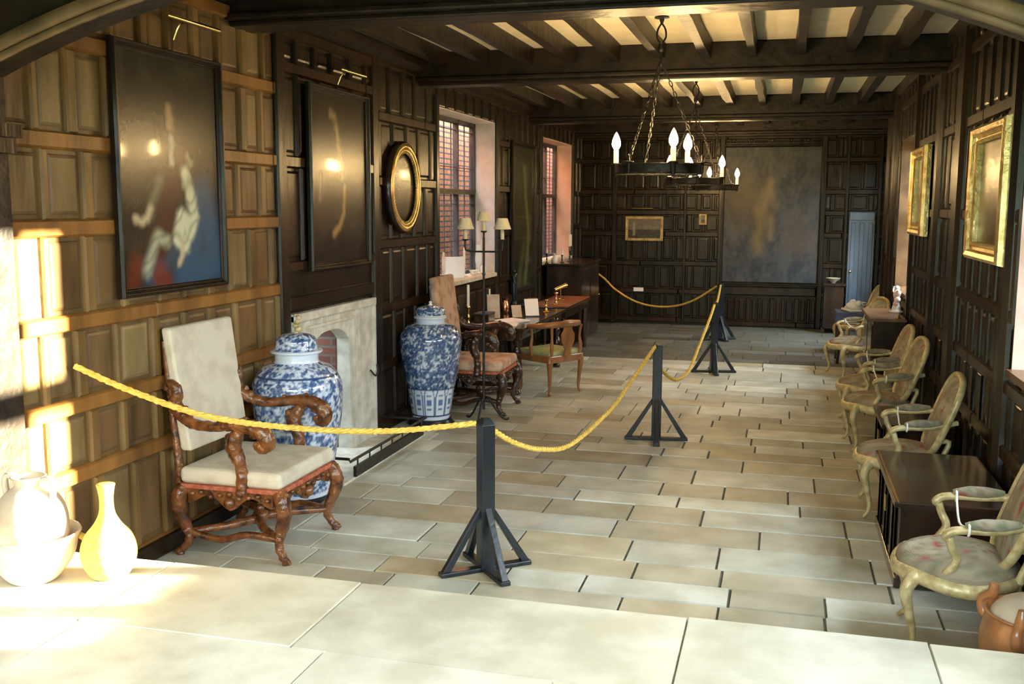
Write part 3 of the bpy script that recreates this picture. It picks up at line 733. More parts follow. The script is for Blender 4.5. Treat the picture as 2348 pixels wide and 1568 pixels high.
b = MB(); b.box(-.15, .17, -.55, .55, .04, .91); b.box(-.17, .17, -.57, .57, 0, .06); b.build('body', M['mahogany'], t, .006)
b = MB(); b.box(-.19, .18, -.6, .6, .91, .945); b.build('top', M['chestwood'], t, .008)
for s in (-.275, .275):
    b = MB(); b.slab((-.15, 0, 0), (0, 1, 0), (0, 0, 1), (-1, 0, 0), s-.25, s+.25, .1, .87, .012, .02); d = b.build('cabinet_door', M['mahogany'], t)
    b = MB(); b.ball((-.175, s-.2*(1 if s > 0 else -1), .5), .014); b.build('knob', M['brass'], d)
# flowers / figurine on the cabinet
t = thing('porcelain_figurine', 'white and pink porcelain figure group catching the light on the brown cabinet', 'figurine', (1.24, 11.9, .945))
b = MB(); b.lathe(dense([(.07, 0), (.075, .015), (.05, .03), (.045, .06), (.03, .10), (.028, .16), (.04, .20), (.02, .24), (.0, .245)], 30), seg=18); b.ball((0, 0, .27), .03)
b.tube([(0, .02, .2), (-.03, .08, .23), (-.02, .10, .28)], [.014, .01, .009], 7, 3); b.tube([(0, -.02, .2), (-.03, -.07, .18), (0, -.09, .25)], [.014, .01, .012], 7, 3)
b.build('figure', M['ceramic'], t)
b = MB(); b.ball((.0, -.06, .22), .04, 10, 6); b.ball((0, -.08, .15), .035); b.ball((-.01, -.03, .10), .03); b.build('drapery', M['pink'], t)
b = MB(); b.lathe([(.035, 0), (.02, .012), (.008, .03), (.010, .06), (.02, .065), (0, .066)], seg=12); tag(b.build('brass_cup', M['brass']), 'tiny brass cup on the near edge of the brown cabinet', 'cup', None, (1.20, 11.25, .945))
# table with cloth and bundle
t = thing('side_table', 'small dark blue cloth-covered table before the far right corner', 'table', (.98, 14.45, 0))
b = MB(); b.box(-.24, .24, -.26, .26, .66, .69); b.build('tabletop', M['mahogany'], t, .005)
b = MB(); b.box(-.25, .25, -.27, .27, .688, .696)
for i in range(20):
    a, c = -.27+.54*i/20, -.27+.54*(i+1)/20; f = lambda y: -.255-.012*math.sin(y*45)
    b.hexa([(f(a), a, .56), (f(c), c, .56), (f(c)+.008, c, .56), (f(a)+.008, a, .56)], [(-.25, a, .69), (-.25, c, .69), (-.242, c, .69), (-.242, a, .69)])
b.box(-.25, .25, -.278, -.27, .57, .69); b.build('cloth', M['bluecloth'], t)
for sx in (-1, 1):
    for sy in (-1, 1): b = MB(); b.tube([(sx*.21, sy*.23, 0), (sx*.21, sy*.23, .66)], .02, 8, 1); b.build('leg', M['mahogany'], t)
b = MB(); vs = []
b.ball((0, 0, .07), .1, 14, 8, (1.2, 1.45, .62)); b.ball((.02, .12, .10), .05, 10, 6); b.ball((.0, -.13, .11), .045, 10, 6); b.box(-.13, .13, -.17, .17, 0, .03)
tag(b.build('folded_linen', M['ceramic'], None, .01, 2), 'white folded linen bundle on the dark blue table', 'linen', None, (.98, 14.5, .697), .3)
# table by the end wall with a pale bowl
t = thing('wall_table', 'black side table standing against the end wall right of the big painting', 'table', (.84, 17.85, 0))
b = MB(); b.box(-.17, .19, -.25, .22, .80, .84); b.build('tabletop', M['mahogany'], t, .005)
b = MB(); b.box(-.15, .17, -.22, .2, .08, .80); b.build('body', M['mahogany'], t, .005)
for sx in (-1, 1): b = MB(); b.box(sx*.15-.02, sx*.15+.03, -.22, -.17, 0, .1); b.build('foot', M['mahogany'], t)
b = MB(); b.lathe(dense([(.03, 0), (.04, .01), (.06, .03), (.10, .06), (.12, .08), (.115, .08), (.06, .04), (0, .03)], 30), seg=20)
tag(b.build('shallow_bowl', M['pottery']), 'small pale bowl on the black table by the end wall', 'bowl', None, (.84, 17.8, .84))

# ------------------------------------------------------------------ barrier posts and ropes
def post(label, loc, rz, hooks):
    t = thing('barrier_post', label, 'post', loc, rz, 'rope barrier posts')
    b = MB(); b.box(-.042, .042, -.042, .042, .02, .87); b.hexa([(-.042, -.042, .87), (.042, -.042, .87), (.042, .042, .87), (-.042, .042, .87)], [(-.02, -.02, .905), (.02, -.02, .905), (.02, .02, .905), (-.02, .02, .905)])
    b.build('shaft', M['bpaint'], t, .005)
    b = MB()
    for k in range(2):
        b.mx = Matrix.Rotation(k*PI/2, 4, 'Z'); b.box(-.285, .285, -.03, .03, 0, .028)
    b.build('cross_foot', M['bpaint'], t, .006)
    for k in range(4):
        b = MB(); b.mx = Matrix.Rotation(k*PI/2, 4, 'Z')
        b.hexa([(.225, -.02, .026), (.275, -.02, .026), (.275, .02, .026), (.225, .02, .026)], [(.040, -.02, .33), (.040, -.02, .385), (.040, .02, .385), (.040, .02, .33)])
        b.build('brace', M['bpaint'], t, .004)
    for q, z in hooks:
        b = MB(); x, y = math.cos(q-rz)*.045, math.sin(q-rz)*.045
        b.tube([(x+math.cos(a)*.0, y+.018*math.cos(a), z+.018*math.sin(a)) for a in [k*PI/4 for k in range(8)]], .004, 6, 1, closed=True); b.build('ring', M['iron'], t)
    return t
post('nearest black barrier post, between the two long yellow ropes', (-1.60, 5.42, 0), math.radians(40), [(2.7, .87), (1.4, .83)])
post('second black barrier post, alone in the middle of the floor', (-1.05, 9.02, 0), math.radians(8), [(-1.6, .86), (1.5, .65)])
post('third black barrier post, in front of the farthest one', (-.80, 13.0, 0), math.radians(12), [(-1.6, .87), (1.5, .87)])
post('farthest black barrier post, half hidden behind the third one', (-.93, 16.3, 0), math.radians(30), [(-1.6, .87), (2.7, .85)])
def rope(label, pts, r=.017):
    P, R = spline(pts, 1, 14); k = len(P)
    b = MB(); L = 0; acc = [0]
    for i in range(1, k): L += (P[i]-P[i-1]).length; acc.append(L)
    # resample for an even twist
    m_ = int(L/.03); Q = []
    j = 0
    for i in range(m_+1):
        s = L*i/m_
        while j < k-2 and acc[j+1] < s: j += 1
        f = (s-acc[j])/max(1e-6, acc[j+1]-acc[j]); Q.append(P[j].lerp(P[j+1], min(1, f)))
    for st in range(3):
        pts_ = []
        for i, q in enumerate(Q):
            tq = (Q[min(i+1, m_)]-Q[max(i-1, 0)]).normalized(); sd_ = tq.cross(Vector((0, 0, 1))).normalized(); up_ = sd_.cross(tq)
            a = i*.03/.13*2*PI+st*2*PI/3; pts_.append(q+(sd_*math.cos(a)+up_*math.sin(a))*r*.5)
        b.tube(pts_, r*.62, 6, 1)
    o = b.build('barrier_rope', M['rope']); tag(o, label, 'rope', 'yellow barrier ropes'); return o
rope('yellow rope sagging from the left wall to the nearest post', [(-3.53, 4.42, 1.27), (-3.29, 4.54, 1.13), (-2.94, 4.72, .975), (-2.49, 4.95, .885), (-2.07, 5.16, .855), (-1.65, 5.39, .875)])
rope('yellow rope looping low between the nearest and the second post', [(-1.59, 5.48, .83), (-1.52, 5.75, .69), (-1.46, 6.19, .55), (-1.38, 6.79, .45), (-1.26, 7.71, .52), (-1.18, 8.32, .66), (-1.07, 8.96, .86)])
rope('yellow rope looping low between the second and the third post', [(-1.04, 9.08, .65), (-1.0, 9.61, .48), (-.97, 10.17, .37), (-.93, 10.94, .35), (-.89, 11.78, .52), (-.83, 12.5, .75), (-.81, 12.94, .87)])
rope('short yellow rope between the third and the farthest post', [(-.81, 13.06, .87), (-.86, 14.0, .76), (-.9, 15.2, .76), (-.93, 16.24, .87)])
rope('yellow rope hanging from the farthest post towards the left wall', [(-.99, 16.33, .85), (-1.44, 16.6, .56), (-1.9, 16.9, .44), (-2.38, 17.2, .48), (-2.8, 17.5, .66), (-3.05, 17.68, .85), (-3.5, 18.0, 1.1)])

# ------------------------------------------------------------------ chandeliers
def chandelier(label, loc, th0):
    t = thing('ring_chandelier', label, 'chandelier', loc, 0, 'candle ring chandeliers')     # origin on the ceiling
    I = M['iron']; zr = -1.20; R = .35
    b = MB(); b.lathe([(0, 0), (.055, 0), (.06, -.012), (.02, -.022), (.012, -.05)], seg=20); b.build('canopy', I, t)
    b = MB()
    for s in (-1, 1): b.tube([(0, 0, -.05), (s*.03, 0, -.10), (s*.035, 0, -.16), (s*.012, 0, -.20), (0, 0, -.21)], .008, 6, 3)
    b.lathe([(.0, -.20), (.022, -.21), (.026, -.24), (.018, -.27), (0, -.28)], seg=12)
    b.tube([(0, 0, -.27), (0, 0, -.34)], .012, 8, 1); b.build('hanging_yoke', I, t)
    b = MB(); seg = 48; vs = []; fs = []
    for k in range(seg):
        a = 2*PI*k/seg
        for r, z in ((R, zr-.035), (R, zr+.035), (R-.012, zr+.035), (R-.012, zr-.035)): vs.append((r*math.cos(a), r*math.sin(a), z))
    for k in range(seg):
        j = (k+1) % seg
        for q in range(4): fs.append((k*4+q, j*4+q, j*4+(q+1) % 4, k*4+(q+1) % 4))
    b.add(vs, fs, True)
    for z in (zr-.035, zr+.035): b.tube([(R*math.cos(2*PI*k/seg), R*math.sin(2*PI*k/seg), z) for k in range(seg)], .008, 6, 1, closed=True)
    b.build('ring', I, t)
    for q in range(3):
        a = th0+q*2*PI/3; x, y = (R+.005)*math.cos(a), (R+.005)*math.sin(a)
        b = MB(); b.lathe([(.0, zr-.06), (.018, zr-.05), (.024, zr+.03), (.042, zr+.045), (.040, zr+.052), (.0, zr+.05)], (x, y), 14); cup = b.build('candle_cup', I, t)
        b = MB(); b.lathe([(.021, zr+.05), (.021, zr+.155), (.014, zr+.16), (0, zr+.16)], (x, y), 14); b.build('candle_sleeve', M['candle'], cup)
        b = MB(); b.lathe(dense([(.012, zr+.158), (.030, zr+.185), (.036, zr+.21), (.028, zr+.25), (.010, zr+.29), (.0, zr+.305)], 40), (x, y), 24); b.build('bulb', M['bulb'], cup)
        a2 = a+PI/3; x2, y2 = R*math.cos(a2), R*math.sin(a2)
        b = MB(); b.lathe([(0, zr-.045), (.014, zr-.04), (.016, zr+.04), (.04, zr+.048), (.04, zr+.055), (.010, zr+.058), (.008, zr+.10), (0, zr+.115)], (x2, y2), 12); b.build('spike', I, t)
        b = MB(); p0 = Vector((0, 0, -.33)); p1 = Vector((x2, y2, zr+.05)); L = (p1-p0).length; nl = int(L/.045); d = (p1-p0).normalized()
        s1 = d.cross(Vector((0, 0, 1))).normalized(); s2 = d.cross(s1)
        for k in range(nl):
            c = p0+d*(L*(k+.5)/nl); sd_ = s1 if k % 2 else s2
            b.tube([c+d*.028*math.cos(g)+sd_*.011*math.sin(g) for g in [j*PI/4 for j in range(8)]], .0042, 5, 1, closed=True)
        b.build('chain', I, t)
    return t
chandelier('nearest and largest-looking iron ring chandelier, three lit candle bulbs', (-1.0, 8.34, 3.6), math.radians(175))
chandelier('middle iron ring chandelier, seen behind the nearest one, three lit candle bulbs', (-1.07, 12.46, 3.6), math.radians(-18))
chandelier('farthest iron ring chandelier, smallest of the three', (-1.07, 16.3, 3.6), math.radians(20))

# ------------------------------------------------------------------ floor lamp
t = thing('floor_lamp', 'black iron three-light floor lamp with cream shades beside the tall blue vase', 'lamp', (-2.78, 9.35, 0))
b = MB(); b.tube([(0, 0, .12), (0, 0, 1.0), (0, 0, 1.80)], [.013, .012, .011], 10, 2); b.ball((0, 0, 1.45), .018); b.build('pole', M['iron'], t)
for k in range(3):
    a = k*2*PI/3+.5; b = MB(); c, s = math.cos(a), math.sin(a)
    b.tube([(0, 0, .20), (c*.05, s*.05, .22), (c*.12, s*.12, .12), (c*.19, s*.19, .03), (c*.24, s*.24, .012), (c*.25, s*.25, .03)], [.01, .011, .011, .011, .011, .008], 8, 4); b.build('foot', M['iron'], t)
b = MB(); b.tube([(-.185, 0, 1.78), (-.185, 0, 1.70), (-.16, 0, 1.67), (0, 0, 1.665), (.16, 0, 1.67), (.185, 0, 1.70), (.185, 0, 1.78)], .009, 8, 4); b.build('cross_arm', M['iron'], t)
for x, z in ((-.185, 1.78), (0, 1.86), (.185, 1.78)):
    b = MB(); b.lathe([(0, z-.02), (.03, z-.005), (.034, z+.004), (0, z+.004)], (x, 0), 14)
    if x == 0: b.tube([(0, 0, 1.78), (0, 0, 1.86)], .009, 8, 1)
    h = b.build('drip_pan', M['iron'], t)
    b = MB(); b.lathe([(.019, z+.003), (.019, z+.10), (.0, z+.10)], (x, 0), 12); b.build('candle_sleeve', M['shade'], h)
    b = MB(); s_ = 1 if x else .82
    b.lathe([(.085*s_, z+.10), (.05*s_, z+.10+.105*s_), (.047*s_, z+.10+.105*s_), (.082*s_, z+.10)], (x, 0), 24); b.build('lamp_shade', M['shade'], h)

# ------------------------------------------------------------------ desk and what stands on it
t = thing('writing_table', 'long dark writing table below the left window, crowded with small objects', 'table', (-3.08, 11.85, 0))
b = MB(); b.box(-.42, .36, -1.15, 1.15, .725, .76); b.build('tabletop', M['mahogany'], t, .01)
b = MB(); b.box(-.40, .30, -1.10, 1.10, .62, .725); b.build('frieze', M['mahogany'], t, .006)
for k in range(3):
    b = MB(); b.slab((.30, 0, 0), (0, 1, 0), (0, 0, 1), (1, 0, 0), -1.05+.71*k, -.37+.71*k, .635, .715, .012, .01); d = b.build('drawer', M['mahogany'], t)
    b = MB(); b.ball((.325, -.71+.71*k, .675), .014); b.build('knob', M['brass'], d)
for sx in (-.36, .25):
    for sy in (-1.03, 1.03):
        b = MB(); b.lathe(dense([(.045, 0), (.05, .03), (.03, .06), (.035, .12), (.06, .25), (.055, .36), (.028, .42), (.05, .48), (.03, .54), (.045, .58), (.045, .63)], 30), (sx, sy), 14); b.build('leg', M['mahogany'], t)
b = MB(); b.box(-.38, -.34, -1.0, 1.0, .08, .13); b.box(-.36, .25, -1.04, -1.0, .08, .13); b.box(-.36, .25, 1.0, 1.04, .08, .13); b.build('stretcher', M['mahogany'], t, .005)
DZ = .76
def papers(label, loc, rz, tilt, sx, sy, n=3, m='paper', cat='papers', name='paper_stack'):
    b = MB()
    for k in range(n):
        b.mx = Matrix.Rotation(rnd(-.12, .12)*(n > 1), 4, 'Z'); b.box(-sx/2, sx/2, -sy/2, sy/2, k*.004+.001, k*.004+.004)
    o = b.build(name, M[m]); tag(o, label, cat, None, loc); o.rotation_euler = (tilt[0], tilt[1], rz); return o
papers('white papers lying at the near corner of the writing table', (-2.98, 10.95, DZ), .2, (0, 0), .22, .34, 4)
papers('pale documents spread in the middle of the writing table', (-3.05, 11.35, DZ), -.5, (0, 0), .3, .36, 5)
def lectern(label, loc, rz, w_, h_, m, name='book_stand'):
    t = thing(name, label, 'stand', loc, rz)
    b = MB(); b.hexa([(-.005, -w_/2, .02), (.0, -w_/2, .01), (.0, w_/2, .01), (-.005, w_/2, .02)], [(-.10, -w_/2, h_), (-.088, -w_/2, h_), (-.088, w_/2, h_), (-.10, w_/2, h_)]); b.build('sheet', M[m], t)
    b = MB(); b.hexa([(-.14, -.02, 0), (-.13, -.02, 0), (-.13, .02, 0), (-.14, .02, 0)], [(-.095, -.02, h_*.9), (-.088, -.02, h_*.9), (-.088, .02, h_*.9), (-.095, .02, h_*.9)]); b.box(-.02, .03, -w_/2, w_/2, 0, .014); b.build('easel', M['mahogany'], t)
    return t
lectern('bright white card propped on the writing table', (-2.93, 11.95, DZ), -1.1, .17, .21, 'paper', 'card_stand')
lectern('smaller cream card leaning left of the bright white card', (-3.06, 11.72, DZ), -1.1, .12, .15, 'pottery', 'card_stand')
lectern('dark grey-brown board leaning at the near end of the writing table', (-3.30, 11.52, DZ), -1.2, .15, .29, 'pottery', 'leaning_board')
lectern('brownish portrait card right of the bright white card', (-2.97, 12.2, DZ), -1.1, .12, .2, 'chestwood', 'card_stand')
t = thing('copper_jug', 'polished copper jug with bright highlights on the writing table', 'jug', (-3.35, 12.2, DZ))
b = MB(); b.lathe(dense([(.035, 0), (.045, .01), (.055, .05), (.05, .11), (.035, .16), (.04, .19), (.045, .20)], 30), seg=22); b.build('body', M['copper'], t)
b = MB(); b.tube([(0, .035, .17), (0, .08, .15), (0, .085, .09), (0, .05, .05)], .007, 7, 4); b.build('handle', M['copper'], t)
t = thing('bronze_statuette', 'slender dark bronze statuette on the writing table, in front of the tall painting', 'statuette', (-3.38, 12.75, DZ))
b = MB(); b.box(-.05, .05, -.05, .05, 0, .05); b.lathe(dense([(.035, .05), (.045, .07), (.03, .10)], 10), seg=12); b.build('pedestal', M['mahogany'], t)
b = MB()
b.tube([(0, -.02, .10), (.005, -.022, .2), (0, -.012, .3)], [.016, .022, .03], 8, 4); b.tube([(.015, .025, .10), (.02, .025, .2), (0, .012, .3)], [.016, .021, .028], 8, 4)
b.tube([(0, 0, .29), (.0, 0, .36), (0, 0, .43), (0, 0, .46)], [.032, .028, .036, .014], 9, 4); b.ball((.005, 0, .495), .024)
b.tube([(0, .03, .43), (.02, .07, .47), (.03, .06, .54)], [.013, .011, .009], 7, 3); b.tube([(0, -.03, .43), (.02, -.06, .37), (.04, -.04, .32)], [.013, .011, .009], 7, 3)
b.build('figure', M['bronze'], t)
def stick(name, label, loc, h, m, hc, r=.032, cm='wax', group=None, rc=.011):
    t = thing(name, label, 'candlestick', loc, 0, group)
    b = MB(); b.lathe(dense([(r, 0), (r*1.05, .008), (r*.5, .02), (r*.25, h*.3), (r*.4, h*.45), (r*.22, h*.6), (r*.35, h*.85), (r*.55, h*.93), (r*.5, h)], 40), seg=16); b.build('stem', M[m], t)
    if hc: b = MB(); b.lathe([(rc, h), (rc*.95, h+hc), (.0, h+hc+.004)], (0, 0), 12); b.build('candle', M[cm], t)
    return t
stick('candlestick', 'tall white candlestick with candle at the near end of the window sill', (-3.70, 10.85, 1.26), .12, 'ceramic', .2, .04, rc=.014)
stick('candlestick', 'tall white candlestick with candle right of the white card on the window sill', (-3.70, 11.62, 1.26), .14, 'ceramic', .2, .04, rc=.014)
stick('candlestick', 'tall ivory candlestick on the writing table, near the rose chair back', (-3.40, 10.82, DZ), .22, 'brass', .24, .05, rc=.016)
stick('candlestick', 'slim candlestick behind the lamp pole on the writing table', (-3.42, 11.75, DZ), .2, 'brass', .14, .04)
stick('brass_candlestick', 'squat brass candlestick at the far end of the writing table', (-2.90, 12.55, DZ), .16, 'brass', 0, .055)
t = thing('framed_notice', 'bright white framed notice standing on the window sill', 'notice', (-3.72, 11.25, 1.26), -.9)
b = MB(); b.slab((0, 0, 0), (0, 1, 0), (0, 0, 1), (1, 0, 0), -.14, .14, .0, .25, .012, .004); f_ = b.build('card', M['paper'], t)
b = MB(); b.box(-.05, 0, -.01, .01, 0, .2); b.build('stay', M['ceramic'], t)
for k, (nm, lb_, y, prof, mm) in enumerate((('glass_decanter', 'tall glass candle shade right of the notice on the window sill', 12.15, [(.03, 0), (.035, .01), (.012, .03), (.012, .08), (.04, .12), (.045, .2), (.035, .3), (.03, .36)], 'glassy'),
        ('white_bowl', 'little white bowl on the far end of the window sill', 11.95, [(.03, 0), (.04, .01), (.06, .05), (.055, .05), (0, .02)], 'ceramic'),
        ('small_pot', 'small white pot beside the glass candle shade', 12.34, [(.03, 0), (.045, .03), (.04, .07), (.025, .09), (.028, .10)], 'ceramic'))):
    b = MB(); b.lathe(dense(prof, 24), seg=18); tag(b.build(nm, M[mm]), lb_, {'glass_decanter': 'glass', 'white_bowl': 'bowl', 'small_pot': 'pot'}[nm], None, (-3.68, y, 1.26))
t = thing('mantel_casket', 'small dark casket with pale lid at the near end of the writing table', 'casket', (-3.30, 11.12, DZ))
b = MB(); b.box(-.09, .09, -.13, .13, 0, .10); b.build('body', M['mahogany'], t, .006)
b = MB(); b.box(-.095, .095, -.135, .135, .10, .125); b.build('lid', M['leadgrey'], t, .01)

# corner chair
t = thing('corner_chair', 'light fruitwood armchair with curved top rail and solid splat at the writing table', 'chair', (-2.50, 11.12, 0), math.radians(-32))
F = M['fruitwood']     # faces -x (towards the table); horseshoe rail behind
b = MB(); b.box(-.28, .22, -.25, .25, .44, .50); b.build('seat', M['greenseat'], t, .02, 3)
b = MB(); b.box(-.29, .24, -.27, .27, .37, .45); b.build('seat_rail', F, t, .01)
for sx, sy in ((-.26, -.24), (-.26, .24), (.21, -.24), (.21, .24)):
    b = MB(); b.tube([(sx, sy, .44), (sx*1.05, sy*1.05, .36), (sx, sy, .22), (sx*.97, sy*.97, .06), (sx*1.06, sy*1.06, .012)], [.032, .034, .022, .015, .02], 9, 4); b.build('leg', F, t)
b = MB(); b.tube([(-.08, -.30, .77), (.02, -.305, .775), (.16, -.27, .79), (.25, -.14, .80), (.27, 0, .81), (.25, .14, .80), (.16, .27, .79), (.02, .305, .775), (-.08, .30, .77)], [.022, .024, .026, .03, .034, .03, .026, .024, .022], 8, 4, flat=(1, 1.2)); b.build('top_rail', F, t)
for (x, y) in ((-.05, -.265), (.22, -.22), (.22, .22), (-.05, .265)):
    b = MB(); b.tube([(x, y, .44), (x*1.05, y*1.05, .55), (x, y, .65), (x*1.05, y*1.08, .78)], [.018, .022, .014, .018], 8, 4); b.build('back_post', F, t)
b = MB(); vs = [(-.06, .44), (-.045, .52), (-.10, .60), (-.105, .68), (-.06, .74), (-.075, .80), (.075, .80), (.06, .74), (.105, .68), (.10, .60), (.045, .52), (.06, .44)]
n = len(vs); b.add([(.245, y, z) for y, z in vs]+[(.26, y, z) for y, z in vs], [tuple(range(n)), tuple(reversed(range(n, 2*n)))]+[(k, n+k, n+(k+1) % n, (k+1) % n) for k in range(n)]); b.build('splat', F, t)

# second table, dark cabinet and what stands there
t = thing('side_table', 'dark side table with reddish leather top beyond the writing table', 'table', (-3.10, 14.1, 0))
b = MB(); b.box(-.42, .34, -.85, .85, .72, .755); b.build('tabletop', M['mahogany'], t, .008)
b = MB(); b.box(-.2, .33, -.8, .8, .755, .762); b.build('leather_top', M['redleather'], t)
b = MB(); b.box(-.40, .30, -.8, .8, .60, .72); b.build('frieze', M['mahogany'], t)
for sx in (-.36, .26):
    for sy in (-.75, .75): b = MB(); b.tube([(sx, sy, 0), (sx, sy, .3), (sx, sy, .62)], [.03, .05, .03], 8, 3); b.build('leg', M['mahogany'], t)
stick('brass_candlestick', 'brass candlestick with white base on the red leather table', (-2.98, 13.5, .762), .17, 'brass', 0, .06)
t = thing('brass_telescope', 'small brass instrument lying on a stand on the red leather table', 'instrument', (-3.08, 14.25, .762), 1.2)
b = MB(); b.tube([(-.16, 0, .15), (.0, 0, .18), (.14, 0, .20)], [.022, .028, .034], 12, 3); b.build('tube', M['brass'], t)
b = MB(); b.tube([(0, 0, 0), (0, 0, .17)], .010, 8, 1); b.lathe([(.06, 0), (.05, .012), (0, .02)], seg=16); b.build('stand', M['brass'], t)
t = thing('tall_cabinet', 'tall black cabinet below the farther left window', 'cabinet', (-3.22, 15.8, 0))
b = MB(); b.box(-.26, .26, -.72, .9, .04, 1.2); b.build('body', M['mahogany'], t, .006)
b = MB(); b.box(-.28, .29, -.76, .94, 1.2, 1.235); b.build('top', M['mahogany'], t, .008)
for s in (-.31, .49):
    b = MB(); b.slab((.26, 0, 0), (0, 1, 0), (0, 0, 1), (1, 0, 0), s-.38, s+.38, .1, 1.15, .012, .02); d = b.build('cabinet_door', M['mahogany'], t)
    b = MB(); b.ball((.285, s+.3, .65), .015); b.build('knob', M['brass'], d)
b = MB()
t = thing('twin_candelabrum', 'dark two-branch candelabrum with white candles on the tall black cabinet', 'candelabrum', (-3.26, 15.75, 1.235))
b.lathe(dense([(.05, 0), (.05, .01), (.02, .03), (.012, .12), (.02, .16)], 20), seg=14); b.tube([(0, -.06, .24), (0, -.05, .18), (0, 0, .16), (0, .05, .18), (0, .06, .24)], .008, 7, 4); b.build('stem', M['bronze'], t)
for s in (-.06, .06): b = MB(); b.lathe([(.016, .24), (.015, .42), (0, .425)], (0, s), 10); b.build('candle', M['wax'], t)
stick('candlestick', 'short candlestick just left of the two-branch candelabrum', (-3.30, 15.35, 1.235), .12, 'bronze', .1, .035, rc=.014)
b = MB(); b.lathe(dense([(.03, 0), (.045, .02), (.05, .07), (.02, .11), (.022, .15), (.03, .16)], 24), seg=16); tag(b.build('white_vase', M['ceramic']), 'small white vase at the near end of the tall black cabinet', 'vase', None, (-3.36, 15.08, 1.235))
t = stick('candlestick', 'slim candlestick at the near edge of the tall black cabinet', (-3.45, 14.95, 1.235), .16, 'bronze', .06, .03, rc=.016)

# ------------------------------------------------------------------ paintings
def sstep(a, c, x): t = max(0, min(1, (x-a)/(c-a))) if c != a else float(x > a); return t*t*(3-2*t)
def seg_d(u, v, pts, asp=1.):
    best = 9
    for (a, b_), (c, d) in zip(pts, pts[1:]):
        dx, dy = (c-a), (d-b_)*asp; px, py = u-a, (v-b_)*asp; L = dx*dx+dy*dy
        t = max(0, min(1, (px*dx+py*dy)/L)) if L else 0
        best = min(best, math.hypot(px-dx*t, py-dy*t))
    return best
def stroke(c, u, v, pts, wd, col, a=1., soft=.02, asp=1.3):
    soft = soft*1.5+.02; q_ = noise.noise(Vector((u*22, v*22, 4)))*.012; u += q_; v -= q_
    return mixc(c, col, a*(1-sstep(wd-soft*.5, wd+soft*.5, seg_d(u, v, pts, asp))))
def nz(u, v, s, k=0): return noise.noise(Vector((u*s, v*s, k)))
def pict1(u, v):
    n_ = nz(u, v, 9); c = mixc((.012, .012, .008), (.03, .028, .016), .5+n_)
    c = stroke(c, u, v, [(.80, .62), (.95, .9), (.60, .97), (.72, .78)], .13, (.03, .085, .15), .9, .1)
    c = stroke(c, u, v, [(.28, .93), (.45, .80)], .09, (.035, .09, .15), .9, .08)
    c = stroke(c, u, v, [(.60, .45), (.45, .60), (.42, .76), (.34, .82)], .10, (.055, .018, .010), 1, .06)
    c = stroke(c, u, v, [(.12, .90), (.08, .99)], .07, (.12, .028, .012), .9, .06)
    c = stroke(c, u, v, [(.34, .95), (.38, .99)], .08, (.15, .028, .016), .9, .05)
    sl_ = .35+.65*abs(math.sin(v*46+u*14+n_*3)); cs = mixc((.20, .24, .15), (.62, .64, .44), sl_)
    c = stroke(c, u, v, [(.63, .50), (.68, .60), (.71, .70), (.66, .77)], .045, cs, 1, .03)
    c = stroke(c, u, v, [(.66, .74), (.58, .70), (.54, .79), (.60, .82)], .055, cs, 1, .03)
    c = stroke(c, u, v, [(.42, .80), (.33, .78), (.28, .84), (.22, .92)], .035, mixc(cs, (.12, .15, .1), .4), .9, .04)
    c = stroke(c, u, v, [(.38, .53), (.30, .62), (.27, .68)], .03, (.16, .17, .10), .8, .04)
    c = stroke(c, u, v, [(.27, .66), (.24, .70), (.17, .715), (.13, .70)], .022, (.50, .42, .26), 1, .02)
    c = stroke(c, u, v, [(.58, .80), (.57, .87), (.54, .90)], .018, (.52, .44, .26), 1, .02)
    c = stroke(c, u, v, [(.485, .225), (.495, .30)], .028, (.40, .26, .13), .9, .03)
    c = stroke(c, u, v, [(.50, .35), (.50, .46)], .018, (.42, .46, .34), .9, .02)
    c = stroke(c, u, v, [(.66, .43), (.69, .455)], .02, (.35, .34, .22), .8, .02)
    return c
def pict2(u, v):
    n_ = nz(u, v, 9, 3); c = mixc((.010, .008, .006), (.022, .016, .012), .5+n_)
    c = stroke(c, u, v, [(.36, .12), (.42, .14)], .035, (.30, .22, .12), .8, .04, 1.2)
    c = stroke(c, u, v, [(.45, .20), (.50, .36), (.54, .48)], .03, (.34, .27, .12), .9, .04, 1.2)
    c = stroke(c, u, v, [(.17, .48), (.15, .62)], .02, (.2, .17, .08), .7, .04, 1.2)
    c = stroke(c, u, v, [(.58, .55), (.56, .70), (.48, .78), (.38, .82)], .025, (.36, .25, .10), .9, .03, 1.2)
    return c
def pict3(u, v):
    n_ = nz(u, v, 8, 9); c = mixc((.012, .014, .008), (.035, .04, .022), .5+n_)
    c = stroke(c, u, v, [(.55, .15), (.6, .35), (.75, .6), (.6, .95)], .06, (.14, .17, .08), .8, .08, 2)
    c = stroke(c, u, v, [(.5, .7), (.3, .97)], .05, (.12, .14, .06), .7, .08, 2)
    return c
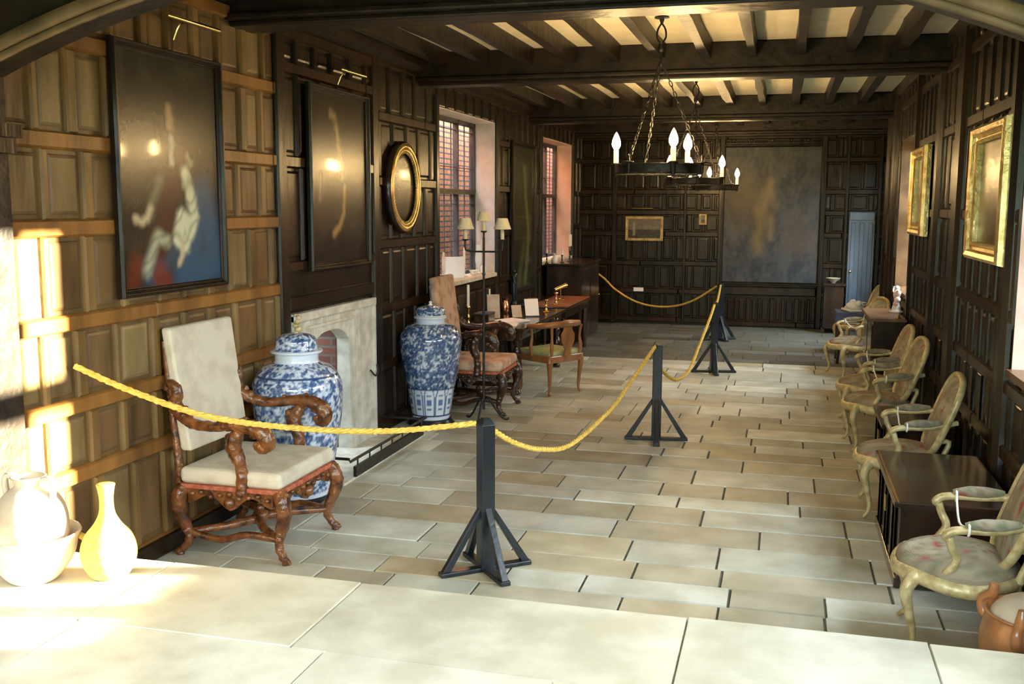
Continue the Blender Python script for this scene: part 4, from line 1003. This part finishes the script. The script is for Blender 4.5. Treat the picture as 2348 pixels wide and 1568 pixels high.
def pict4(u, v):
    n_ = nz(u, v, 7, 14); n2 = nz(u, v, 26, 2); c = mixc((.018, .028, .042), (.055, .062, .066), .5+n_*1.3+.8*n2)
    for cx, cyv, r in ((.15, .42, .10), (.80, .60, .10), (.25, .30, .07), (.72, .68, .05)): c = stroke(c, u, v, [(cx, cyv), (cx+.06, cyv+.07)], r, (.10, .075, .05), .55, .12, 1)
    k = (.17, .135, .085)
    c = stroke(c, u, v, [(.49, .25), (.48, .29)], .030, k, .8, .03, 1.1)
    c = stroke(c, u, v, [(.46, .33), (.42, .44), (.38, .48)], .05, k, .8, .06, 1.1)
    c = stroke(c, u, v, [(.38, .48), (.40, .56), (.36, .68), (.38, .74)], .05, (.15, .115, .05), .8, .07, 1.1)
    c = stroke(c, u, v, [(.50, .35), (.54, .44)], .03, k, .6, .05, 1.1)
    c = stroke(c, u, v, [(.50, .52), (.50, .66)], .03, (.2, .16, .08), .7, .05, 1.1)
    return c
def pict5(u, v):
    n_ = nz(u, v, 10, 31); g = .05+.09*(v < .55)+.05*n_; c = (g*1.1, g, g*.8)
    c = stroke(c, u, v, [(.2, .25), (.2, .8)], .03, (.32, .33, .32), .9, .03, .7)
    return stroke(c, u, v, [(.5, .4), (.9, .45)], .05, (.2, .19, .15), .7, .1, .7)
def pictdark(u, v): n_ = nz(u, v, 6, 50); return mixc((.03, .02, .012), (.09, .055, .025), .5+n_)
def picture(name, label, cat, O, U, Nn, wd, ht, fn, fm, fw_=.05, fd=.035, nx=60, group=None, profile=None, cm='canvas'):
    """O: centre of the picture on the wall"""
    t = thing(name, label, cat, O, 0, group); U, Nn = Vector(U), Vector(Nn); V = Vector((0, 0, 1))
    ny = max(6, int(nx*ht/wd)); b = MB(); vs = []; cs = []
    for j in range(ny+1):
        for i in range(nx+1):
            u, v = i/nx, 1-j/ny; vs.append(U*((u-.5)*wd)+V*((.5-v)*ht)+Nn*.012); cs.append(fn(u, v))
    fs = [(j*(nx+1)+i, j*(nx+1)+i+1, (j+1)*(nx+1)+i+1, (j+1)*(nx+1)+i) for j in range(ny) for i in range(nx)]
    if U.cross(V).dot(Nn) < 0: fs = [tuple(reversed(f)) for f in fs]
    b.add(vs, fs, False, cs)
    q = [U*(a*wd/2)+V*(c*ht/2) for a, c in ((-1, -1), (1, -1), (1, 1), (-1, 1))]
    b.col = (.03, .02, .01); b.add([*q, *[p+Nn*.011 for p in q]], [(0, 1, 2, 3), (0, 1, 5, 4), (1, 2, 6, 5), (2, 3, 7, 6), (3, 0, 4, 7)])
    b.build('canvas', M[cm], t)
    prof = profile or [(0, 0), (0, .02), (.01, .028), (fw_*.4, .022), (fw_*.55, fd), (fw_*.85, fd), (fw_, fd*.6), (fw_, 0)]
    b = MB(); k = len(prof); vs = []
    for a, c in ((-1, -1), (1, -1), (1, 1), (-1, 1)):
        for o_, h in prof: vs.append(U*(a*(wd/2-.012+o_))+V*(c*(ht/2-.012+o_))+Nn*h)
    fs = []
    for s in range(4):
        for i in range(k): fs.append((s*k+i, s*k+(i+1) % k, ((s+1) % 4)*k+(i+1) % k, ((s+1) % 4)*k+i))
    b.add(vs, fs); b.build('frame', M[fm], t, .002)
    return t
LX = XL+.036
L_ = ((0, 1, 0), (1, 0, 0))
picture('portrait_painting', 'tall dark portrait with white sleeves and blue drapery above the cream armchair', 'painting', (LX, 5.355, 2.29), *L_, 1.02, 1.34, pict1, 'oak', .05, .045, 110)
picture('portrait_painting', 'nearly black portrait with a pale hand above the fireplace', 'painting', (LX, 7.72, 2.31), *L_, 1.08, 1.36, pict2, 'oak', .05, .045, 90)
picture('portrait_painting', 'tall narrow dark greenish painting between the two left windows', 'painting', (LX, 13.8, 1.94), *L_, 1.2, 1.96, pict3, 'oak', .06, .045, 60)
for y, z, l in ((5.45, 3.13, .55), (7.75, 3.13, .5)):
    t = thing('picture_light', 'slim brass picture light above the %s' % ('tall portrait with white sleeves' if y < 6 else 'nearly black portrait over the fireplace'), 'lamp', (XL+.03, y, z))
    b = MB(); b.tube([(.14, -l/2, .03), (.14, l/2, .03)], .014, 8, 1); b.build('tube', M['brass'], t)
    b = MB(); b.tube([(0, 0, -.06), (.05, 0, .03), (.14, 0, .03)], .006, 6, 3); b.build('bracket', M['brass'], t)
# oval
t = thing('oval_portrait', 'dark oval portrait in a gold frame near the left window', 'portrait', (XL+.036, 9.14, 2.27))
def oval(rx, rz, n=56): return [(rx*math.cos(2*PI*k/n), rz*math.sin(2*PI*k/n)) for k in range(n)]
b = MB(); b.pad(oval(.34, .36), (0, 0, 0), (0, 1, 0), (0, 0, 1), (1, 0, 0), .012, 0, 4, lambda u, v: mixc((.02, .018, .012), (.12, .09, .05), max(0, 1-math.hypot(u*4+.4, (v-.08)*4))*.7)); b.build('canvas', M['canvas'], t)
b = MB()
for r0, r1, th, sq in ((.33, .35, .022, 1), (.365, .385, .03, 1.2)): b.tube([(.03, u, v) for u, v in oval(r0, r1)], th, 8, 1, closed=True)
for u, v in oval(.30, .325, 64): b.ball((.035, u, v), .009, 6, 4)
b.build('frame', M['gold'], t)
b = MB(); b.tube([(.006, u, v) for u, v in oval(.40, .42)], .028, 8, 1, closed=True, flat=(.6, 1.6)); b.build('backboard', M['mahogany'], t)
# gold framed pictures on the right wall
gp = [(0, 0), (0, .045), (.012, .06), (.03, .04), (.05, .05), (.06, .075), (.09, .085), (.11, .07), (.118, .04), (.118, 0)]
R_ = ((0, -1, 0), (-1, 0, 0))
picture('gilt_framed_picture', 'large gilt-framed picture nearest on the right wall', 'picture', (XR-.036, 7.25, 2.20), *R_, .95, .70, pictdark, 'gold', profile=gp, nx=30, group='gilt pictures on the right wall')
picture('gilt_framed_picture', 'smaller-looking gilt-framed picture farther along the right wall', 'picture', (XR-.036, 10.85, 2.26), *R_, .78, .66, pictdark, 'gold', profile=gp, nx=30, group='gilt pictures on the right wall')
# far wall pictures
F_ = ((1, 0, 0), (0, -1, 0)); FY = YF-.036
picture('large_painting', 'huge dusky blue painting with a pale seated figure on the end wall', 'painting', (-.22, YF-.005, 1.96), *F_, 1.62, 2.34, pict4, 'oak', .05, .06, 100, cm='oldcanvas')
picture('framed_print', 'small landscape print in a cream frame on the end wall', 'picture', (-2.41, FY, 1.71), *F_, .60, .36, pict5, 'giltwood', .05, .03, 60)
picture('tiny_picture', 'tiny pale framed picture left of the huge painting', 'picture', (-1.38, FY, 1.88), *F_, .09, .14, pict5, 'giltwood', .035, .02, 12)
t = thing('picture_light', 'short brass picture light above the cream-framed print', 'lamp', (-2.43, FY, 2.07))
b = MB(); b.tube([(-.19, -.10, .0), (.19, -.10, .0)], .014, 8, 1); b.build('tube', M['brass'], t)
b = MB(); b.tube([(0, 0, -.03), (0, -.05, .01), (0, -.10, 0)], .006, 6, 3); b.build('bracket', M['brass'], t)
b = MB(); b.slab((0, 0, 0), (1, 0, 0), (0, 0, 1), (0, -1, 0), -.09, .09, -.035, .035, .006, .002)
tag(b.build('white_label', M['paper']), 'small blank white label low on the end wall', 'label', None, (-2.49, YF-.035, .62))

# ------------------------------------------------------------------ pots on the platform and by the step
PZ = .452
t = thing('clay_jar', 'round sunlit clay jar sitting in a wide bowl at the left edge', 'jar', (-3.16, 3.62, PZ+.035))
b = MB(); b.lathe(dense([(.06, 0), (.10, .03), (.145, .12), (.155, .22), (.14, .30), (.10, .36), (.065, .385), (.06, .41), (.075, .43), (.06, .43), (.05, .40)], 50), seg=36); b.build('body', M['pottery'], t)
for s in (-1, 1):
    b = MB(); b.tube([(s*.06, 0, .415), (s*.115, 0, .425), (s*.125, 0, .38), (s*.115, 0, .33)], .014, 8, 4); b.build('handle', M['pottery'], t)
b = MB(); b.lathe(dense([(.08, 0), (.11, .01), (.17, .10), (.195, .19), (.205, .205), (.195, .21), (.16, .12), (.09, .025), (0, .02)], 40), seg=36)
tag(b.build('wide_bowl', M['pottery']), 'wide cream bowl holding the round clay jar', 'bowl', None, (-3.16, 3.62, PZ))
t = thing('gourd_bottle', 'sunlit yellow gourd-shaped bottle beside the clay jar', 'bottle', (-2.86, 3.74, PZ))
b = MB(); b.lathe(dense([(.06, 0), (.085, .01), (.115, .07), (.120, .13), (.10, .19), (.06, .24), (.035, .29), (.03, .35), (.036, .40), (.04, .42), (.03, .425)], 50), seg=32); b.build('body', M['rope'], t)
b = MB(); b.tube([(-.11, 0, .16), (-.15, 0, .175), (-.165, 0, .18)], [.018, .014, .012], 8, 3); b.build('spout', M['rope'], t)
t = thing('terracotta_urn', 'brown glazed terracotta urn at the lower right corner', 'urn', (1.10, 4.52, 0)); t.scale = (.88, .88, .84)
b = MB(); b.lathe(dense([(.14, 0), (.16, .02), (.20, .12), (.245, .25), (.25, .34), (.235, .42), (.225, .46), (.24, .475), (.225, .48), (.2, .44)], 50), seg=44); b.build('body', M['terracotta'], t)
b = MB(); b.lathe(dense([(.20, .42), (.21, .46), (.16, .52), (.08, .56), (.045, .58), (.05, .61), (.04, .62), (.0, .622)], 30), seg=36); b.build('lid', M['pottery'], t)
for q in (2.4, -.5, 4.2):
    b = MB(); c, s = math.cos(q), math.sin(q)
    b.tube([(c*.22, s*.22, .36), (c*.275, s*.275, .39), (c*.285, s*.285, .46), (c*.235, s*.235, .50), (c*.225, s*.225, .56)], [.03, .028, .024, .03, .02], 9, 4); b.build('handle', M['terracotta'], t)
